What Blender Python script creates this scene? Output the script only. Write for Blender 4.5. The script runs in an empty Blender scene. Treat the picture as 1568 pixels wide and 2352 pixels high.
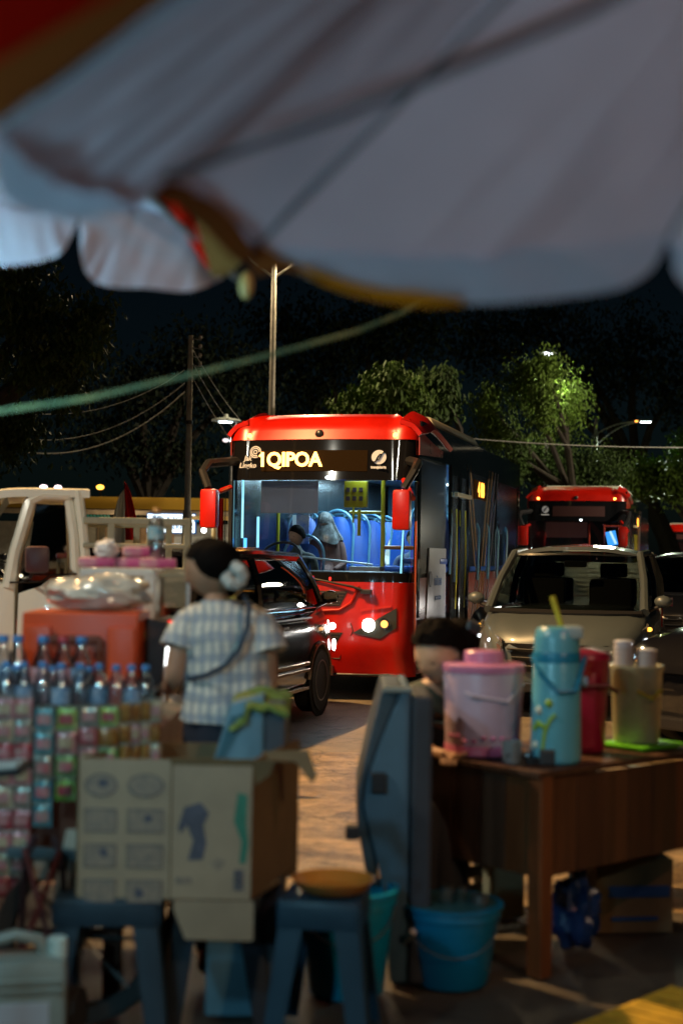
import bpy, bmesh, math, random
import numpy as np
from mathutils import Vector, Matrix, noise
R = math.radians
random.seed(7); np.random.seed(7)
SC = bpy.context.scene
COL = SC.collection
# ------------------------------------------------------------------ camera
F = 3300.0; EYE = 1.53
PITCH, ROLL = 1.70, 0.9
cam_d = bpy.data.cameras.new('camera'); cam = bpy.data.objects.new('camera', cam_d); COL.objects.link(cam)
CAMR = Matrix.Rotation(R(90 + PITCH), 4, 'X') @ Matrix.Rotation(R(ROLL), 4, 'Z')
cam.matrix_world = Matrix.Translation((0, 0, EYE)) @ CAMR
cam_d.sensor_fit = 'HORIZONTAL'; cam_d.sensor_width = 24.0; cam_d.lens = F / 1568 * 24
cam_d.clip_start = 0.05; cam_d.clip_end = 600
cam_d.dof.use_dof = True; cam_d.dof.focus_distance = 15.6; cam_d.dof.aperture_fstop = 1.6
cam_d.dof.aperture_blades = 0
SC.camera = cam
CR3 = CAMR.to_3x3()
# ------------------------------------------------------------------ world and lights
w = bpy.data.worlds.new('World'); SC.world = w; w.use_nodes = True
nt = w.node_tree; bg = nt.nodes['Background']
sky = nt.nodes.new('ShaderNodeTexSky'); sky.sky_type = 'NISHITA'; sky.sun_disc = False
sky.sun_elevation = R(35); sky.sun_rotation = R(200)
mx = nt.nodes.new('ShaderNodeMix'); mx.data_type = 'RGBA'; mx.blend_type = 'MULTIPLY'; mx.inputs[0].default_value = 1
mx.inputs[7].default_value = (0.55, 0.9, 1.0, 1)
nt.links.new(sky.outputs[0], mx.inputs[6]); nt.links.new(mx.outputs[2], bg.inputs[0])
bg.inputs[1].default_value = 0.0007
sun_d = bpy.data.lights.new('moon', 'SUN'); sun_d.energy = 0.004; sun_d.angle = R(0.6); sun_d.color = (.8, .9, 1)
sun = bpy.data.objects.new('moon', sun_d); COL.objects.link(sun); sun.rotation_euler = (R(50), 0, R(-30))
vs = SC.view_settings; vs.view_transform = 'Standard'; vs.look = 'None'; vs.exposure = 0; vs.gamma = 1; vs.use_curve_mapping = False
SC.render.engine = 'CYCLES'
cy = SC.cycles
cy.use_denoising = True
try: cy.denoiser = 'OPENIMAGEDENOISE'
except Exception: pass
cy.max_bounces = 6; cy.diffuse_bounces = 3; cy.glossy_bounces = 3; cy.transmission_bounces = 4; cy.transparent_max_bounces = 24
cy.sample_clamp_indirect = 3; cy.sample_clamp_direct = 0; cy.caustics_reflective = False; cy.caustics_refractive = False
cy.use_light_tree = True

def lamp(name, kind, loc, power, color, parent=None, radius=.1, rot=None, spot=None, blend=.5, size=None, size_y=None):
    d = bpy.data.lights.new(name, kind); d.energy = power; d.color = color
    if kind in ('POINT', 'SPOT'): d.shadow_soft_size = radius
    if kind == 'SPOT': d.spot_size = R(spot or 90); d.spot_blend = blend
    if kind == 'AREA':
        d.shape = 'RECTANGLE'; d.size = size; d.size_y = size_y or size
    o = bpy.data.objects.new(name, d); COL.objects.link(o)
    o.location = loc
    if rot is not None: o.rotation_euler = rot
    if parent is not None: o.parent = parent
    return o
def aim(o, target):
    v = Vector(target) - o.location
    o.rotation_euler = v.to_track_quat('-Z', 'Y').to_euler()
SODIUM = (1.0, .50, .14); WARM = (1.0, .66, .34); COOL = (.50, .86, 1.0); WHITE = (.92, .97, 1.0)

# ------------------------------------------------------------------ pixel helpers (pixels of a 1568 x 2352 view)
def at(px, py, Y):
    d = CR3 @ Vector(((px - 784) / F, -(py - 1176) / F, -1))
    return Vector((0, 0, EYE)) + d * (Y / d.y)
def ground(px, py, z=0):
    d = CR3 @ Vector(((px - 784) / F, -(py - 1176) / F, -1))
    return Vector((0, 0, EYE)) + d * ((z - EYE) / d.z)

# ------------------------------------------------------------------ object helpers
def tag(o, label=None, cat=None, group=None, kind=None):
    if label: o['label'] = label
    if cat: o['category'] = cat
    if group: o['group'] = group
    if kind: o['kind'] = kind
    return o
def thing(name, label, cat, loc=(0, 0, 0), rz=0, group=None):
    o = bpy.data.objects.new(name, None); COL.objects.link(o)
    o.location = loc; o.rotation_euler = (0, 0, rz); o.empty_display_size = .1
    return tag(o, label, cat, group)
def wm(o):
    m = Matrix.LocRotScale(o.location, o.rotation_euler, o.scale)
    return wm(o.parent) @ m if o.parent else m
class MB:
    def __init__(s): s.v = []; s.f = []; s.m = []; s.mi = 0; s.uv = None
    def add(s, vs, fs):
        b = len(s.v); s.v += [Vector(v) for v in vs]; s.f += [tuple(i + b for i in f) for f in fs]; s.m += [s.mi] * len(fs); return s
    def box(s, c, d, rot=None, taper=1, rz=0):
        hx, hy, hz = d[0] / 2, d[1] / 2, d[2] / 2
        vs = [(sx * hx * (taper if sz > 0 else 1), sy * hy * (taper if sz > 0 else 1), sz * hz) for sz in (-1, 1) for sy in (-1, 1) for sx in (-1, 1)]
        M = rot if rot is not None else Matrix.Rotation(rz, 3, 'Z')
        vs = [M @ Vector(v) + Vector(c) for v in vs]
        return s.add(vs, [(0, 2, 3, 1), (4, 5, 7, 6), (0, 1, 5, 4), (2, 6, 7, 3), (0, 4, 6, 2), (1, 3, 7, 5)])
    def tube(s, pts, r, n=8, cap=True):
        pts = [Vector(p) for p in pts]; rs = r if isinstance(r, (list, tuple)) else [r] * len(pts)
        rings = []; up = None
        for i, p in enumerate(pts):
            t = (pts[min(i + 1, len(pts) - 1)] - pts[max(i - 1, 0)]).normalized()
            if up is None: up = Vector((0, 0, 1)) if abs(t.z) < .9 else Vector((1, 0, 0))
            a = t.cross(up).normalized(); b = a.cross(t).normalized(); up = b
            rings.append([p + (a * math.cos(k * 2 * math.pi / n) + b * math.sin(k * 2 * math.pi / n)) * rs[i] for k in range(n)])
        vs = [v for r_ in rings for v in r_]; fs = []
        for i in range(len(pts) - 1):
            for k in range(n):
                k2 = (k + 1) % n; fs.append((i * n + k, (i + 1) * n + k, (i + 1) * n + k2, i * n + k2))
        if cap: fs += [tuple(range(n)), tuple(reversed(range((len(pts) - 1) * n, len(pts) * n)))]
        return s.add(vs, fs)
    def lathe(s, prof, c=(0, 0, 0), n=20, axis='Z', cap=True, rot=None, sx=1, sy=1):
        vs = []; fs = []
        M = rot if rot is not None else {'Z': Matrix.Identity(3), 'X': Matrix.Rotation(R(90), 3, 'Y'), 'Y': Matrix.Rotation(R(90), 3, 'X')}[axis]
        for (r, z) in prof:
            for k in range(n):
                a = 2 * math.pi * k / n; vs.append(M @ Vector((r * math.cos(a) * sx, r * math.sin(a) * sy, z)) + Vector(c))
        for i in range(len(prof) - 1):
            for k in range(n):
                k2 = (k + 1) % n; fs.append((i * n + k, i * n + k2, (i + 1) * n + k2, (i + 1) * n + k))
        if cap:
            if prof[0][0] > 1e-5: fs.append(tuple(reversed(range(n))))
            if prof[-1][0] > 1e-5: fs.append(tuple(range((len(prof) - 1) * n, len(prof) * n)))
        return s.add(vs, fs)
    def grid(s, fn, nu, nv, flip=False, thick=0):
        vs = [Vector(fn(i / nu, j / nv)) for j in range(nv + 1) for i in range(nu + 1)]; W = nu + 1
        fs = [(j * W + i, j * W + i + 1, (j + 1) * W + i + 1, (j + 1) * W + i) for j in range(nv) for i in range(nu)]
        if flip: fs = [tuple(reversed(f)) for f in fs]
        if not thick: return s.add(vs, fs)
        # thickness: offset along vertex normals, rim closed
        nrm = [Vector() for _ in vs]
        for f in fs:
            nn = (vs[f[1]] - vs[f[0]]).cross(vs[f[3]] - vs[f[0]])
            for k in f: nrm[k] += nn
        n0 = len(vs); back = [v - (n_.normalized() if n_.length > 0 else Vector((0, 0, 1))) * thick for v, n_ in zip(vs, nrm)]
        allf = fs + [tuple(i + n0 for i in reversed(f)) for f in fs]
        rim = [i for i in range(W)] + [j * W + nu for j in range(1, nv + 1)] + [nv * W + i for i in range(nu - 1, -1, -1)] + [j * W for j in range(nv - 1, 0, -1)]
        for a, b in zip(rim, rim[1:] + rim[:1]):
            q = (b, a, a + n0, b + n0); allf.append(tuple(reversed(q)) if flip else q)
        return s.add(vs + back, allf)
    def prism(s, poly, c, ux, uy, depth):
        ux, uy, c = Vector(ux), Vector(uy), Vector(c); n = ux.cross(uy).normalized()
        a = [c + ux * x + uy * y for x, y in poly]; b = [p - n * depth for p in a]; k = len(poly)
        fs = [tuple(range(k)), tuple(reversed(range(k, 2 * k)))]
        for i in range(k):
            j = (i + 1) % k; fs.append((j, i, i + k, j + k))
        return s.add(a + b, fs)
    def sphere(s, c, r, n=12, m=8, rot=None):
        r = r if isinstance(r, (list, tuple)) else (r, r, r); M = rot or Matrix.Identity(3)
        vs = []; fs = []
        for j in range(m + 1):
            t = math.pi * j / m
            for i in range(n):
                a = 2 * math.pi * i / n
                vs.append(M @ Vector((r[0] * math.sin(t) * math.cos(a), r[1] * math.sin(t) * math.sin(a), r[2] * math.cos(t))) + Vector(c))
        for j in range(m):
            for i in range(n):
                i2 = (i + 1) % n; fs.append((j * n + i, (j + 1) * n + i, (j + 1) * n + i2, j * n + i2))
        return s.add(vs, fs)
    def build(s, name, mats, parent=None, world=False, smooth=False, bevel=0, sub=0, auto=40):
        me = bpy.data.meshes.new(name)
        vs = s.v
        if world and parent is not None:
            inv = wm(parent).inverted(); vs = [inv @ v for v in vs]
        me.from_pydata([tuple(v) for v in vs], [], s.f)
        if not isinstance(mats, (list, tuple)): mats = [mats]
        for m in mats: me.materials.append(m)
        if len(mats) > 1: me.polygons.foreach_set('material_index', s.m)
        bm = bmesh.new(); bm.from_mesh(me)
        bmesh.ops.remove_doubles(bm, verts=bm.verts, dist=1e-5)
        if bevel:
            es = [e for e in bm.edges if len(e.link_faces) == 2 and e.calc_face_angle(0) > R(35)]
            try: bmesh.ops.bevel(bm, geom=es, offset=bevel, segments=2, affect='EDGES', profile=.6, clamp_overlap=True)
            except Exception: pass
        bmesh.ops.recalc_face_normals(bm, faces=bm.faces) if not getattr(s, 'keepn', False) else None
        bm.to_mesh(me); bm.free()
        if smooth:
            me.polygons.foreach_set('use_smooth', [True] * len(me.polygons))
            try: me.set_sharp_from_angle(angle=R(auto))
            except Exception: pass
        o = bpy.data.objects.new(name, me); COL.objects.link(o)
        if parent is not None: o.parent = parent
        if sub:
            m = o.modifiers.new('sub', 'SUBSURF'); m.levels = sub; m.render_levels = sub
        return o
def obj(name, label, cat, mb, mats, group=None, kind=None, origin=None, **k):
    o = mb.build(name, mats, None, **k)
    if origin is not None:
        o.data.transform(Matrix.Translation(-Vector(origin))); o.location = origin
    return tag(o, label, cat, group, kind)
def copy_tree(o, parent=None):
    c = o.copy(); COL.objects.link(c)
    if parent is not None: c.parent = parent
    for ch in list(o.children): copy_tree(ch, c)
    return c
def text(name, s, size, mat, parent, loc, rot=(R(90), 0, 0), ext=.002, align='CENTER', shear=0, bold=0, sx=1, space=1):
    c = bpy.data.curves.new(name, 'FONT'); c.body = s; c.size = size; c.extrude = ext; c.align_x = align; c.align_y = 'CENTER'
    c.shear = shear; c.offset = bold; c.space_character = space; c.resolution_u = 3
    tmp = bpy.data.objects.new(name, c); COL.objects.link(tmp)
    me = bpy.data.meshes.new_from_object(tmp); bpy.data.objects.remove(tmp); bpy.data.curves.remove(c); me.materials.clear(); me.materials.append(mat)
    o = bpy.data.objects.new(name, me); COL.objects.link(o); o.parent = parent
    o.location = loc; o.rotation_euler = rot; o.scale = (sx, 1, 1)
    return o

# ------------------------------------------------------------------ materials
MATS = {}
def M(name, col=(.5, .5, .5), rough=.5, metal=0, spec=.5, emit=None, es=0, var=0, vs_=8, bump=0, bs=40, coat=0, trans=0, alpha=1, sheen=0, sss=0, col2=None, aniso=None):
    if name in MATS: return MATS[name]
    m = bpy.data.materials.new(name); m.use_nodes = True; MATS[name] = m
    nt = m.node_tree; p = nt.nodes['Principled BSDF']
    p.inputs['Base Color'].default_value = (*col, 1); p.inputs['Roughness'].default_value = rough
    p.inputs['Metallic'].default_value = metal; p.inputs['Specular IOR Level'].default_value = spec
    p.inputs['Coat Weight'].default_value = coat; p.inputs['Coat Roughness'].default_value = .06
    p.inputs['Transmission Weight'].default_value = trans; p.inputs['Alpha'].default_value = alpha
    if emit: p.inputs['Emission Color'].default_value = (*emit, 1); p.inputs['Emission Strength'].default_value = es
    if var or bump or col2:
        tc = nt.nodes.new('ShaderNodeTexCoord')
        if var or col2:
            n = nt.nodes.new('ShaderNodeTexNoise'); n.inputs['Scale'].default_value = vs_; n.inputs['Detail'].default_value = 6
            n.inputs['Roughness'].default_value = .65
            mp = nt.nodes.new('ShaderNodeMapping')
            if aniso: mp.inputs['Scale'].default_value = aniso
            nt.links.new(tc.outputs['Object'], mp.inputs[0]); nt.links.new(mp.outputs[0], n.inputs['Vector'])
            r = nt.nodes.new('ShaderNodeValToRGB'); c2 = col2 or tuple(c * (1 - var) for c in col); c1 = tuple(min(1, c * (1 + var * .6)) for c in col)
            r.color_ramp.elements[0].position = .35; r.color_ramp.elements[1].position = .65
            r.color_ramp.elements[0].color = (*c2, 1); r.color_ramp.elements[1].color = (*(c1 if not col2 else col), 1)
            nt.links.new(n.outputs['Fac'], r.inputs[0]); nt.links.new(r.outputs[0], p.inputs['Base Color'])
            rr = nt.nodes.new('ShaderNodeMapRange'); rr.inputs[3].default_value = max(.02, rough - .12); rr.inputs[4].default_value = min(1, rough + .12)
            nt.links.new(n.outputs['Fac'], rr.inputs[0]); nt.links.new(rr.outputs[0], p.inputs['Roughness'])
        if bump:
            n2 = nt.nodes.new('ShaderNodeTexNoise'); n2.inputs['Scale'].default_value = bs; n2.inputs['Detail'].default_value = 5
            b = nt.nodes.new('ShaderNodeBump'); b.inputs['Strength'].default_value = bump; b.inputs['Distance'].default_value = .01
            nt.links.new(tc.outputs['Object'], n2.inputs['Vector']); nt.links.new(n2.outputs['Fac'], b.inputs['Height']); nt.links.new(b.outputs[0], p.inputs['Normal'])
    return m
def glass(name, tint=(.9, .95, 1), refl=.08, rough=.02, dark=0, spec=1.0):
    """thin pane: transparent tinted, mixed with a reflection that grows at grazing angles"""
    if name in MATS: return MATS[name]
    m = bpy.data.materials.new(name); m.use_nodes = True; MATS[name] = m
    nt = m.node_tree; nt.nodes.clear()
    out = nt.nodes.new('ShaderNodeOutputMaterial'); t = nt.nodes.new('ShaderNodeBsdfTransparent'); g = nt.nodes.new('ShaderNodeBsdfGlossy')
    t.inputs[0].default_value = (*[c * (1 - dark) for c in tint], 1); g.inputs['Roughness'].default_value = rough
    g.inputs['Color'].default_value = (spec, spec, spec, 1)
    fr = nt.nodes.new('ShaderNodeFresnel'); fr.inputs[0].default_value = 1.5
    mr = nt.nodes.new('ShaderNodeMapRange'); mr.inputs[1].default_value = 0; mr.inputs[2].default_value = 1; mr.inputs[3].default_value = refl; mr.inputs[4].default_value = 1
    mixn = nt.nodes.new('ShaderNodeMixShader')
    nt.links.new(fr.outputs[0], mr.inputs[0]); nt.links.new(mr.outputs[0], mixn.inputs[0]); nt.links.new(t.outputs[0], mixn.inputs[1]); nt.links.new(g.outputs[0], mixn.inputs[2])
    nt.links.new(mixn.outputs[0], out.inputs[0])
    return m
def E(name, col, s): return M(name, (0, 0, 0), 1, emit=col, es=s, spec=0)
def fabric_mat(name, col, trans=.35, var=.15, bump=.3, bs=6):
    if name in MATS: return MATS[name]
    m = bpy.data.materials.new(name); m.use_nodes = True; MATS[name] = m
    nt = m.node_tree; nt.nodes.clear()
    out = nt.nodes.new('ShaderNodeOutputMaterial'); d = nt.nodes.new('ShaderNodeBsdfDiffuse'); t = nt.nodes.new('ShaderNodeBsdfTranslucent')
    mixn = nt.nodes.new('ShaderNodeMixShader'); mixn.inputs[0].default_value = trans
    tc = nt.nodes.new('ShaderNodeTexCoord'); n = nt.nodes.new('ShaderNodeTexNoise'); n.inputs['Scale'].default_value = 3; n.inputs['Detail'].default_value = 5
    r = nt.nodes.new('ShaderNodeValToRGB'); r.color_ramp.elements[0].position = .3; r.color_ramp.elements[1].position = .7
    r.color_ramp.elements[0].color = (*[c * (1 - var) for c in col], 1); r.color_ramp.elements[1].color = (*col, 1)
    nt.links.new(tc.outputs['Object'], n.inputs['Vector']); nt.links.new(n.outputs['Fac'], r.inputs[0])
    nt.links.new(r.outputs[0], d.inputs[0]); nt.links.new(r.outputs[0], t.inputs[0])
    b = nt.nodes.new('ShaderNodeBump'); b.inputs['Strength'].default_value = bump; b.inputs['Distance'].default_value = .03
    n2 = nt.nodes.new('ShaderNodeTexNoise'); n2.inputs['Scale'].default_value = bs; n2.inputs['Detail'].default_value = 3
    nt.links.new(tc.outputs['Object'], n2.inputs['Vector']); nt.links.new(n2.outputs['Fac'], b.inputs['Height'])
    nt.links.new(b.outputs[0], d.inputs['Normal'])
    nt.links.new(d.outputs[0], mixn.inputs[1]); nt.links.new(t.outputs[0], mixn.inputs[2]); nt.links.new(mixn.outputs[0], out.inputs[0])
    return m

BLACK = M('black_plastic', (.015, .015, .017), .35)
RUBBER = M('tyre_rubber', (.02, .02, .02), .8, bump=.2)
CHROME = M('chrome', (.6, .6, .6), .15, metal=1)
GREYMETAL = M('grey_metal', (.25, .25, .25), .4, metal=.7, var=.2)
SKIN = M('skin', (.34, .19, .115), .55, var=.15, vs_=12)
HAIR = M('dark_hair', (.004, .003, .0025), .8, bump=.3, bs=70, spec=.06)
# ------------------------------------------------------------------ ground
def ground_mat(name, c1, c2, rough, bs, bump, scale=3, crack=.35):
    m = bpy.data.materials.new(name); m.use_nodes = True; MATS[name] = m
    nt = m.node_tree; p = nt.nodes['Principled BSDF']
    tc = nt.nodes.new('ShaderNodeTexCoord')
    n = nt.nodes.new('ShaderNodeTexNoise'); n.inputs['Scale'].default_value = scale; n.inputs['Detail'].default_value = 10; n.inputs['Roughness'].default_value = .7
    r = nt.nodes.new('ShaderNodeValToRGB'); r.color_ramp.elements[0].position = .35; r.color_ramp.elements[1].position = .68
    r.color_ramp.elements[0].color = (*c1, 1); r.color_ramp.elements[1].color = (*c2, 1)
    nt.links.new(tc.outputs['Object'], n.inputs['Vector']); nt.links.new(n.outputs['Fac'], r.inputs[0])
    v = nt.nodes.new('ShaderNodeTexVoronoi'); v.feature = 'DISTANCE_TO_EDGE'; v.inputs['Scale'].default_value = .55
    nd = nt.nodes.new('ShaderNodeTexNoise'); nd.inputs['Scale'].default_value = 2.5; nd.inputs['Detail'].default_value = 5
    va = nt.nodes.new('ShaderNodeVectorMath'); va.operation = 'MULTIPLY_ADD'; va.inputs[1].default_value = (.9, .9, .9)
    nt.links.new(tc.outputs['Object'], nd.inputs['Vector']); nt.links.new(nd.outputs['Color'], va.inputs[0]); nt.links.new(tc.outputs['Object'], va.inputs[2]); nt.links.new(va.outputs[0], v.inputs['Vector'])
    cr = nt.nodes.new('ShaderNodeMapRange'); cr.inputs[1].default_value = .0; cr.inputs[2].default_value = .012; cr.inputs[3].default_value = crack; cr.inputs[4].default_value = 1
    nt.links.new(v.outputs['Distance'], cr.inputs[0])
    mu = nt.nodes.new('ShaderNodeMix'); mu.data_type = 'RGBA'; mu.blend_type = 'MULTIPLY'; mu.inputs[0].default_value = 1
    nt.links.new(r.outputs[0], mu.inputs[6]); nt.links.new(cr.outputs[0], mu.inputs[7]); nt.links.new(mu.outputs[2], p.inputs['Base Color'])
    rr = nt.nodes.new('ShaderNodeMapRange'); rr.inputs[3].default_value = rough - .15; rr.inputs[4].default_value = rough + .15
    nt.links.new(n.outputs['Fac'], rr.inputs[0]); nt.links.new(rr.outputs[0], p.inputs['Roughness'])
    n2 = nt.nodes.new('ShaderNodeTexNoise'); n2.inputs['Scale'].default_value = bs; n2.inputs['Detail'].default_value = 8; n2.inputs['Roughness'].default_value = .8
    b = nt.nodes.new('ShaderNodeBump'); b.inputs['Strength'].default_value = bump; b.inputs['Distance'].default_value = .02
    nt.links.new(tc.outputs['Object'], n2.inputs['Vector']); nt.links.new(n2.outputs['Fac'], b.inputs['Height']); nt.links.new(b.outputs[0], p.inputs['Normal'])
    p.inputs['Specular IOR Level'].default_value = .6
    return m
ASPH = ground_mat('asphalt', (.12, .10, .075), (.28, .23, .17), .48, 22, 1.0)
CONC = ground_mat('concrete_sodium_lit', (.11, .075, .038), (.72, .52, .28), .38, 34, 1.8, 3.2, .4)  # golden sodium light and its glints are put into this colour
g = MB().grid(lambda u, v: (-150 + 300 * u, -30 + 230 * v, -.035), 4, 4)
tag(g.build('road', ASPH), kind='structure')
g = MB().grid(lambda u, v: (-5 + 12 * u, -4 + 14.4 * v, -.030), 2, 2)
pave = g.build('pavement', M('joint_dirt', (.10, .085, .06), .9)); tag(pave, kind='structure')
def rough_ground(u, v):
    x_, y_ = -2.4 + 6.4 * u, 6.3 + 4.9 * v
    return (x_, y_, -.006 + .006 * noise.noise(Vector((x_ * 1.1, y_ * 1.1, 0))) + .004 * noise.noise(Vector((x_ * 6, y_ * 6, 3))) + .0035 * noise.noise(Vector((x_ * 17, y_ * 17, 5))))
MB().grid(rough_ground, 220, 200).build('sodium_lit_concrete', CONC, pave, smooth=True)  # strip of ground carrying the painted sodium light
MB().grid(lambda u, v: (-3.4 + 7.4 * u, 2.0 + 4.3 * v, -.010 + .006 * noise.noise(Vector((u * 9, v * 6, 0))) + .004 * noise.noise(Vector((u * 40, v * 26, 5)))), 120, 90).build('dark_pavement', ground_mat('dark_pavement', (.045, .038, .028), (.12, .10, .07), .5, 26, 1.1, 5, .4), pave, smooth=True)  # kept darker so the painted golden light stays in the strip behind
YEL = M('tactile_yellow', (.55, .36, .03), .65, var=.35, vs_=9, bump=.4, bs=50)
# yellow tactile tiles at the lower right
for j in range(4):
    for i in range(3):
        b = MB(); b.box((0, 0, .006), (.295, .295, .012))
        for a in range(4):
            b.box((-.11 + a * .073, 0, .014), (.03, .25, .008))
        c = Vector((.785, 4.70, .010)) + Vector((math.cos(R(47)), math.sin(R(47)), 0)) * (i * .3 - .15) + Vector((math.sin(R(47)), -math.cos(R(47)), 0)) * (j * .3 + .15)
        if True:
            b2 = MB(); M3 = Matrix.Rotation(R(47), 3, 'Z')
            b2.add([M3 @ v + c for v in b.v], b.f)
            b2.build('tactile_tile', YEL, pave)
# ------------------------------------------------------------------ trees
def leaf_mat(name, c):
    m = M(name, c, .65, var=.55, vs_=1.2, spec=.25); return m
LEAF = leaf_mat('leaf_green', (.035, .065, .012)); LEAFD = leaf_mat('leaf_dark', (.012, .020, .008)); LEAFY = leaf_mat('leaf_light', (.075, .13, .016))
BARK = M('bark', (.025, .018, .012), .9, var=.4, bump=.8, bs=15, aniso=(1, 1, .2))
def leaves(centers, radii, n, L, W, seed, droop=.6):
    rg = np.random.default_rng(seed); centers = np.array(centers, float); radii = np.array(radii, float)
    wgt = radii.prod(1) ** (2 / 3); k = rg.choice(len(centers), n, p=wgt / wgt.sum())
    d = rg.normal(size=(n, 3)); d /= np.linalg.norm(d, axis=1)[:, None]
    rad = rg.uniform(.25, 1, n) ** .45
    # twig clusters so leaves bunch
    nc = max(4, n // 14); cd = rg.normal(size=(nc, 3)); cd /= np.linalg.norm(cd, axis=1)[:, None]
    ci = rg.integers(0, nc, n)
    d = cd[ci] * rg.uniform(.55, 1.05, nc)[ci][:, None] + rg.normal(size=(n, 3)) * .10
    cs = rg.uniform(.35, 1.30, nc)
    d = d * cs[ci][:, None]
    p = centers[k] + d * radii[k]
    ax = rg.normal(size=(n, 3)); ax[:, 2] = -abs(ax[:, 2]) - droop; ax /= np.linalg.norm(ax, axis=1)[:, None]
    sd = np.cross(ax, rg.normal(size=(n, 3))); sd /= np.linalg.norm(sd, axis=1)[:, None]
    s = rg.uniform(.6, 1.2, n)[:, None]
    nr = np.cross(ax, sd)
    v = np.stack([p, p + ax * L * .45 * s + sd * W * .5 * s + nr * .02, p + ax * L * s, p + ax * L * .45 * s - sd * W * .5 * s + nr * .02], 1).reshape(-1, 3)
    return v
def leaf_mesh(name, v, mat, parent):
    n = len(v) // 4; me = bpy.data.meshes.new(name); me.vertices.add(len(v)); me.vertices.foreach_set('co', v.ravel())
    me.loops.add(n * 6); me.polygons.add(n * 2)
    b = np.arange(n)[:, None] * 4; idx = np.concatenate([b, b + 1, b + 2, b, b + 2, b + 3], 1).ravel()
    me.loops.foreach_set('vertex_index', idx); me.polygons.foreach_set('loop_start', np.arange(n * 2) * 3); me.polygons.foreach_set('loop_total', np.full(n * 2, 3))
    me.update(calc_edges=True); me.materials.append(mat)
    o = bpy.data.objects.new(name, me); COL.objects.link(o); o.parent = parent; return o
def tree(label, base, clumps, n, L, W, mat, seed, group='trees beyond the road', trunk_r=.16, droop=.6, name='broadleaf_tree', cat='tree'):
    """clumps: list of (px, py, Y, rx_px, ry_px) in the photo's frame turned into world crowns with real depth"""
    b = Vector(base); t = thing(name, label, cat, b, group=group)
    cs = []; rr = []
    for (px, py, Y, rx, ry) in clumps:
        c = at(px, py, Y) - b; cs.append(c); rr.append((rx * Y / F, (rx + ry) * .5 * Y / F, ry * Y / F))
    leaf_mesh('crown', leaves(cs, rr, n, L, W, seed, droop), mat, t)['kind'] = 'stuff'
    mb = MB(); top = sum(cs, Vector()) / len(cs); rg = random.Random(seed)
    fork = Vector((top.x * .5, top.y * .5, max(.8, min(c.z for c in cs) * .62)))
    mb.tube([(0, 0, -.1), (fork.x * .4, fork.y * .4, fork.z * .5), fork], [trunk_r * 1.3, trunk_r, trunk_r * .8], 8)
    for c in cs:
        mid = fork.lerp(c, .5) + Vector((rg.uniform(-.2, .2), rg.uniform(-.2, .2), .2)); mb.tube([fork, mid, c], [trunk_r * .55, trunk_r * .4, trunk_r * .15], 6)
    mb.build('trunk', BARK, t, smooth=True)
    return t
tree('olive leaved tree with drooping leaves just above the front bus roof', (1.9, 29, 0), [(880, 890, 28, 62, 45), (830, 925, 28, 70, 35), (930, 905, 28.5, 55, 45), (895, 860, 28, 40, 28)], 5200, .17, .065, LEAFY, 1, droop=1.2)
tree('dim greyish tree right of the olive tree above the front bus', (3.2, 31, 0), [(1010, 880, 30, 45, 50), (985, 925, 30, 45, 45), (1030, 930, 30.5, 30, 40)], 2600, .17, .07, LEAF, 2, droop=1.2)
tree('tall dark tree hung with lit creeper right of the front bus', (7.0, 36, 0), [(1120, 930, 35, 42, 65), (1210, 880, 35, 70, 70), (1255, 840, 34, 45, 50), (1150, 1000, 35, 60, 50), (1300, 930, 36, 60, 80), (1250, 930, 33.6, 40, 80)], 9000, .13, .05, LEAFY, 3, trunk_r=.17, droop=.9)
tree('low creeper covered tree behind the second bus', (8.0, 38, 0), [(1230, 1060, 36, 60, 60), (1300, 1070, 37, 90, 70), (1370, 1100, 37, 70, 60), (1400, 1060, 38, 55, 40), (1190, 1050, 34, 30, 50)], 9000, .11, .06, LEAF, 4, droop=.6)
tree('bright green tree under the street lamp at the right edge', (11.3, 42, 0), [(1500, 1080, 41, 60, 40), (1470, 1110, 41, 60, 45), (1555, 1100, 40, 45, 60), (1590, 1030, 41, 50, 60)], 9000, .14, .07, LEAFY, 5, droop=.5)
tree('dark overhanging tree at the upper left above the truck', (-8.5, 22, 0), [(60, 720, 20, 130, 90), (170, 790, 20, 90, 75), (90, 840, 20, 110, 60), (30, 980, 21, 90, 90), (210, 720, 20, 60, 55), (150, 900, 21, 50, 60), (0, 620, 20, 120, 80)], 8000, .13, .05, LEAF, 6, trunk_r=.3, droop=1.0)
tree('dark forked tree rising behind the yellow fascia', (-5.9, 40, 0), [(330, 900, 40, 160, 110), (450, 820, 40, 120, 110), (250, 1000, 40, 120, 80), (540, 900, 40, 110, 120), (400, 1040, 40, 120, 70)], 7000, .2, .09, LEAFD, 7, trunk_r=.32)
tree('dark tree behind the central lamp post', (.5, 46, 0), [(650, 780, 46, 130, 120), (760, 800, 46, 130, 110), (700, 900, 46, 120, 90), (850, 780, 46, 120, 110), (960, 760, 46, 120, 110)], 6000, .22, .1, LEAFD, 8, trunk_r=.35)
tree('dark tree filling the sky at the right edge', (12.5, 52, 0), [(1360, 860, 52, 140, 130), (1460, 800, 52, 130, 130), (1550, 900, 50, 90, 110), (1120, 780, 52, 130, 110), (1250, 740, 52, 130, 100)], 7000, .22, .1, LEAFD, 9, trunk_r=.35)
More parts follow.
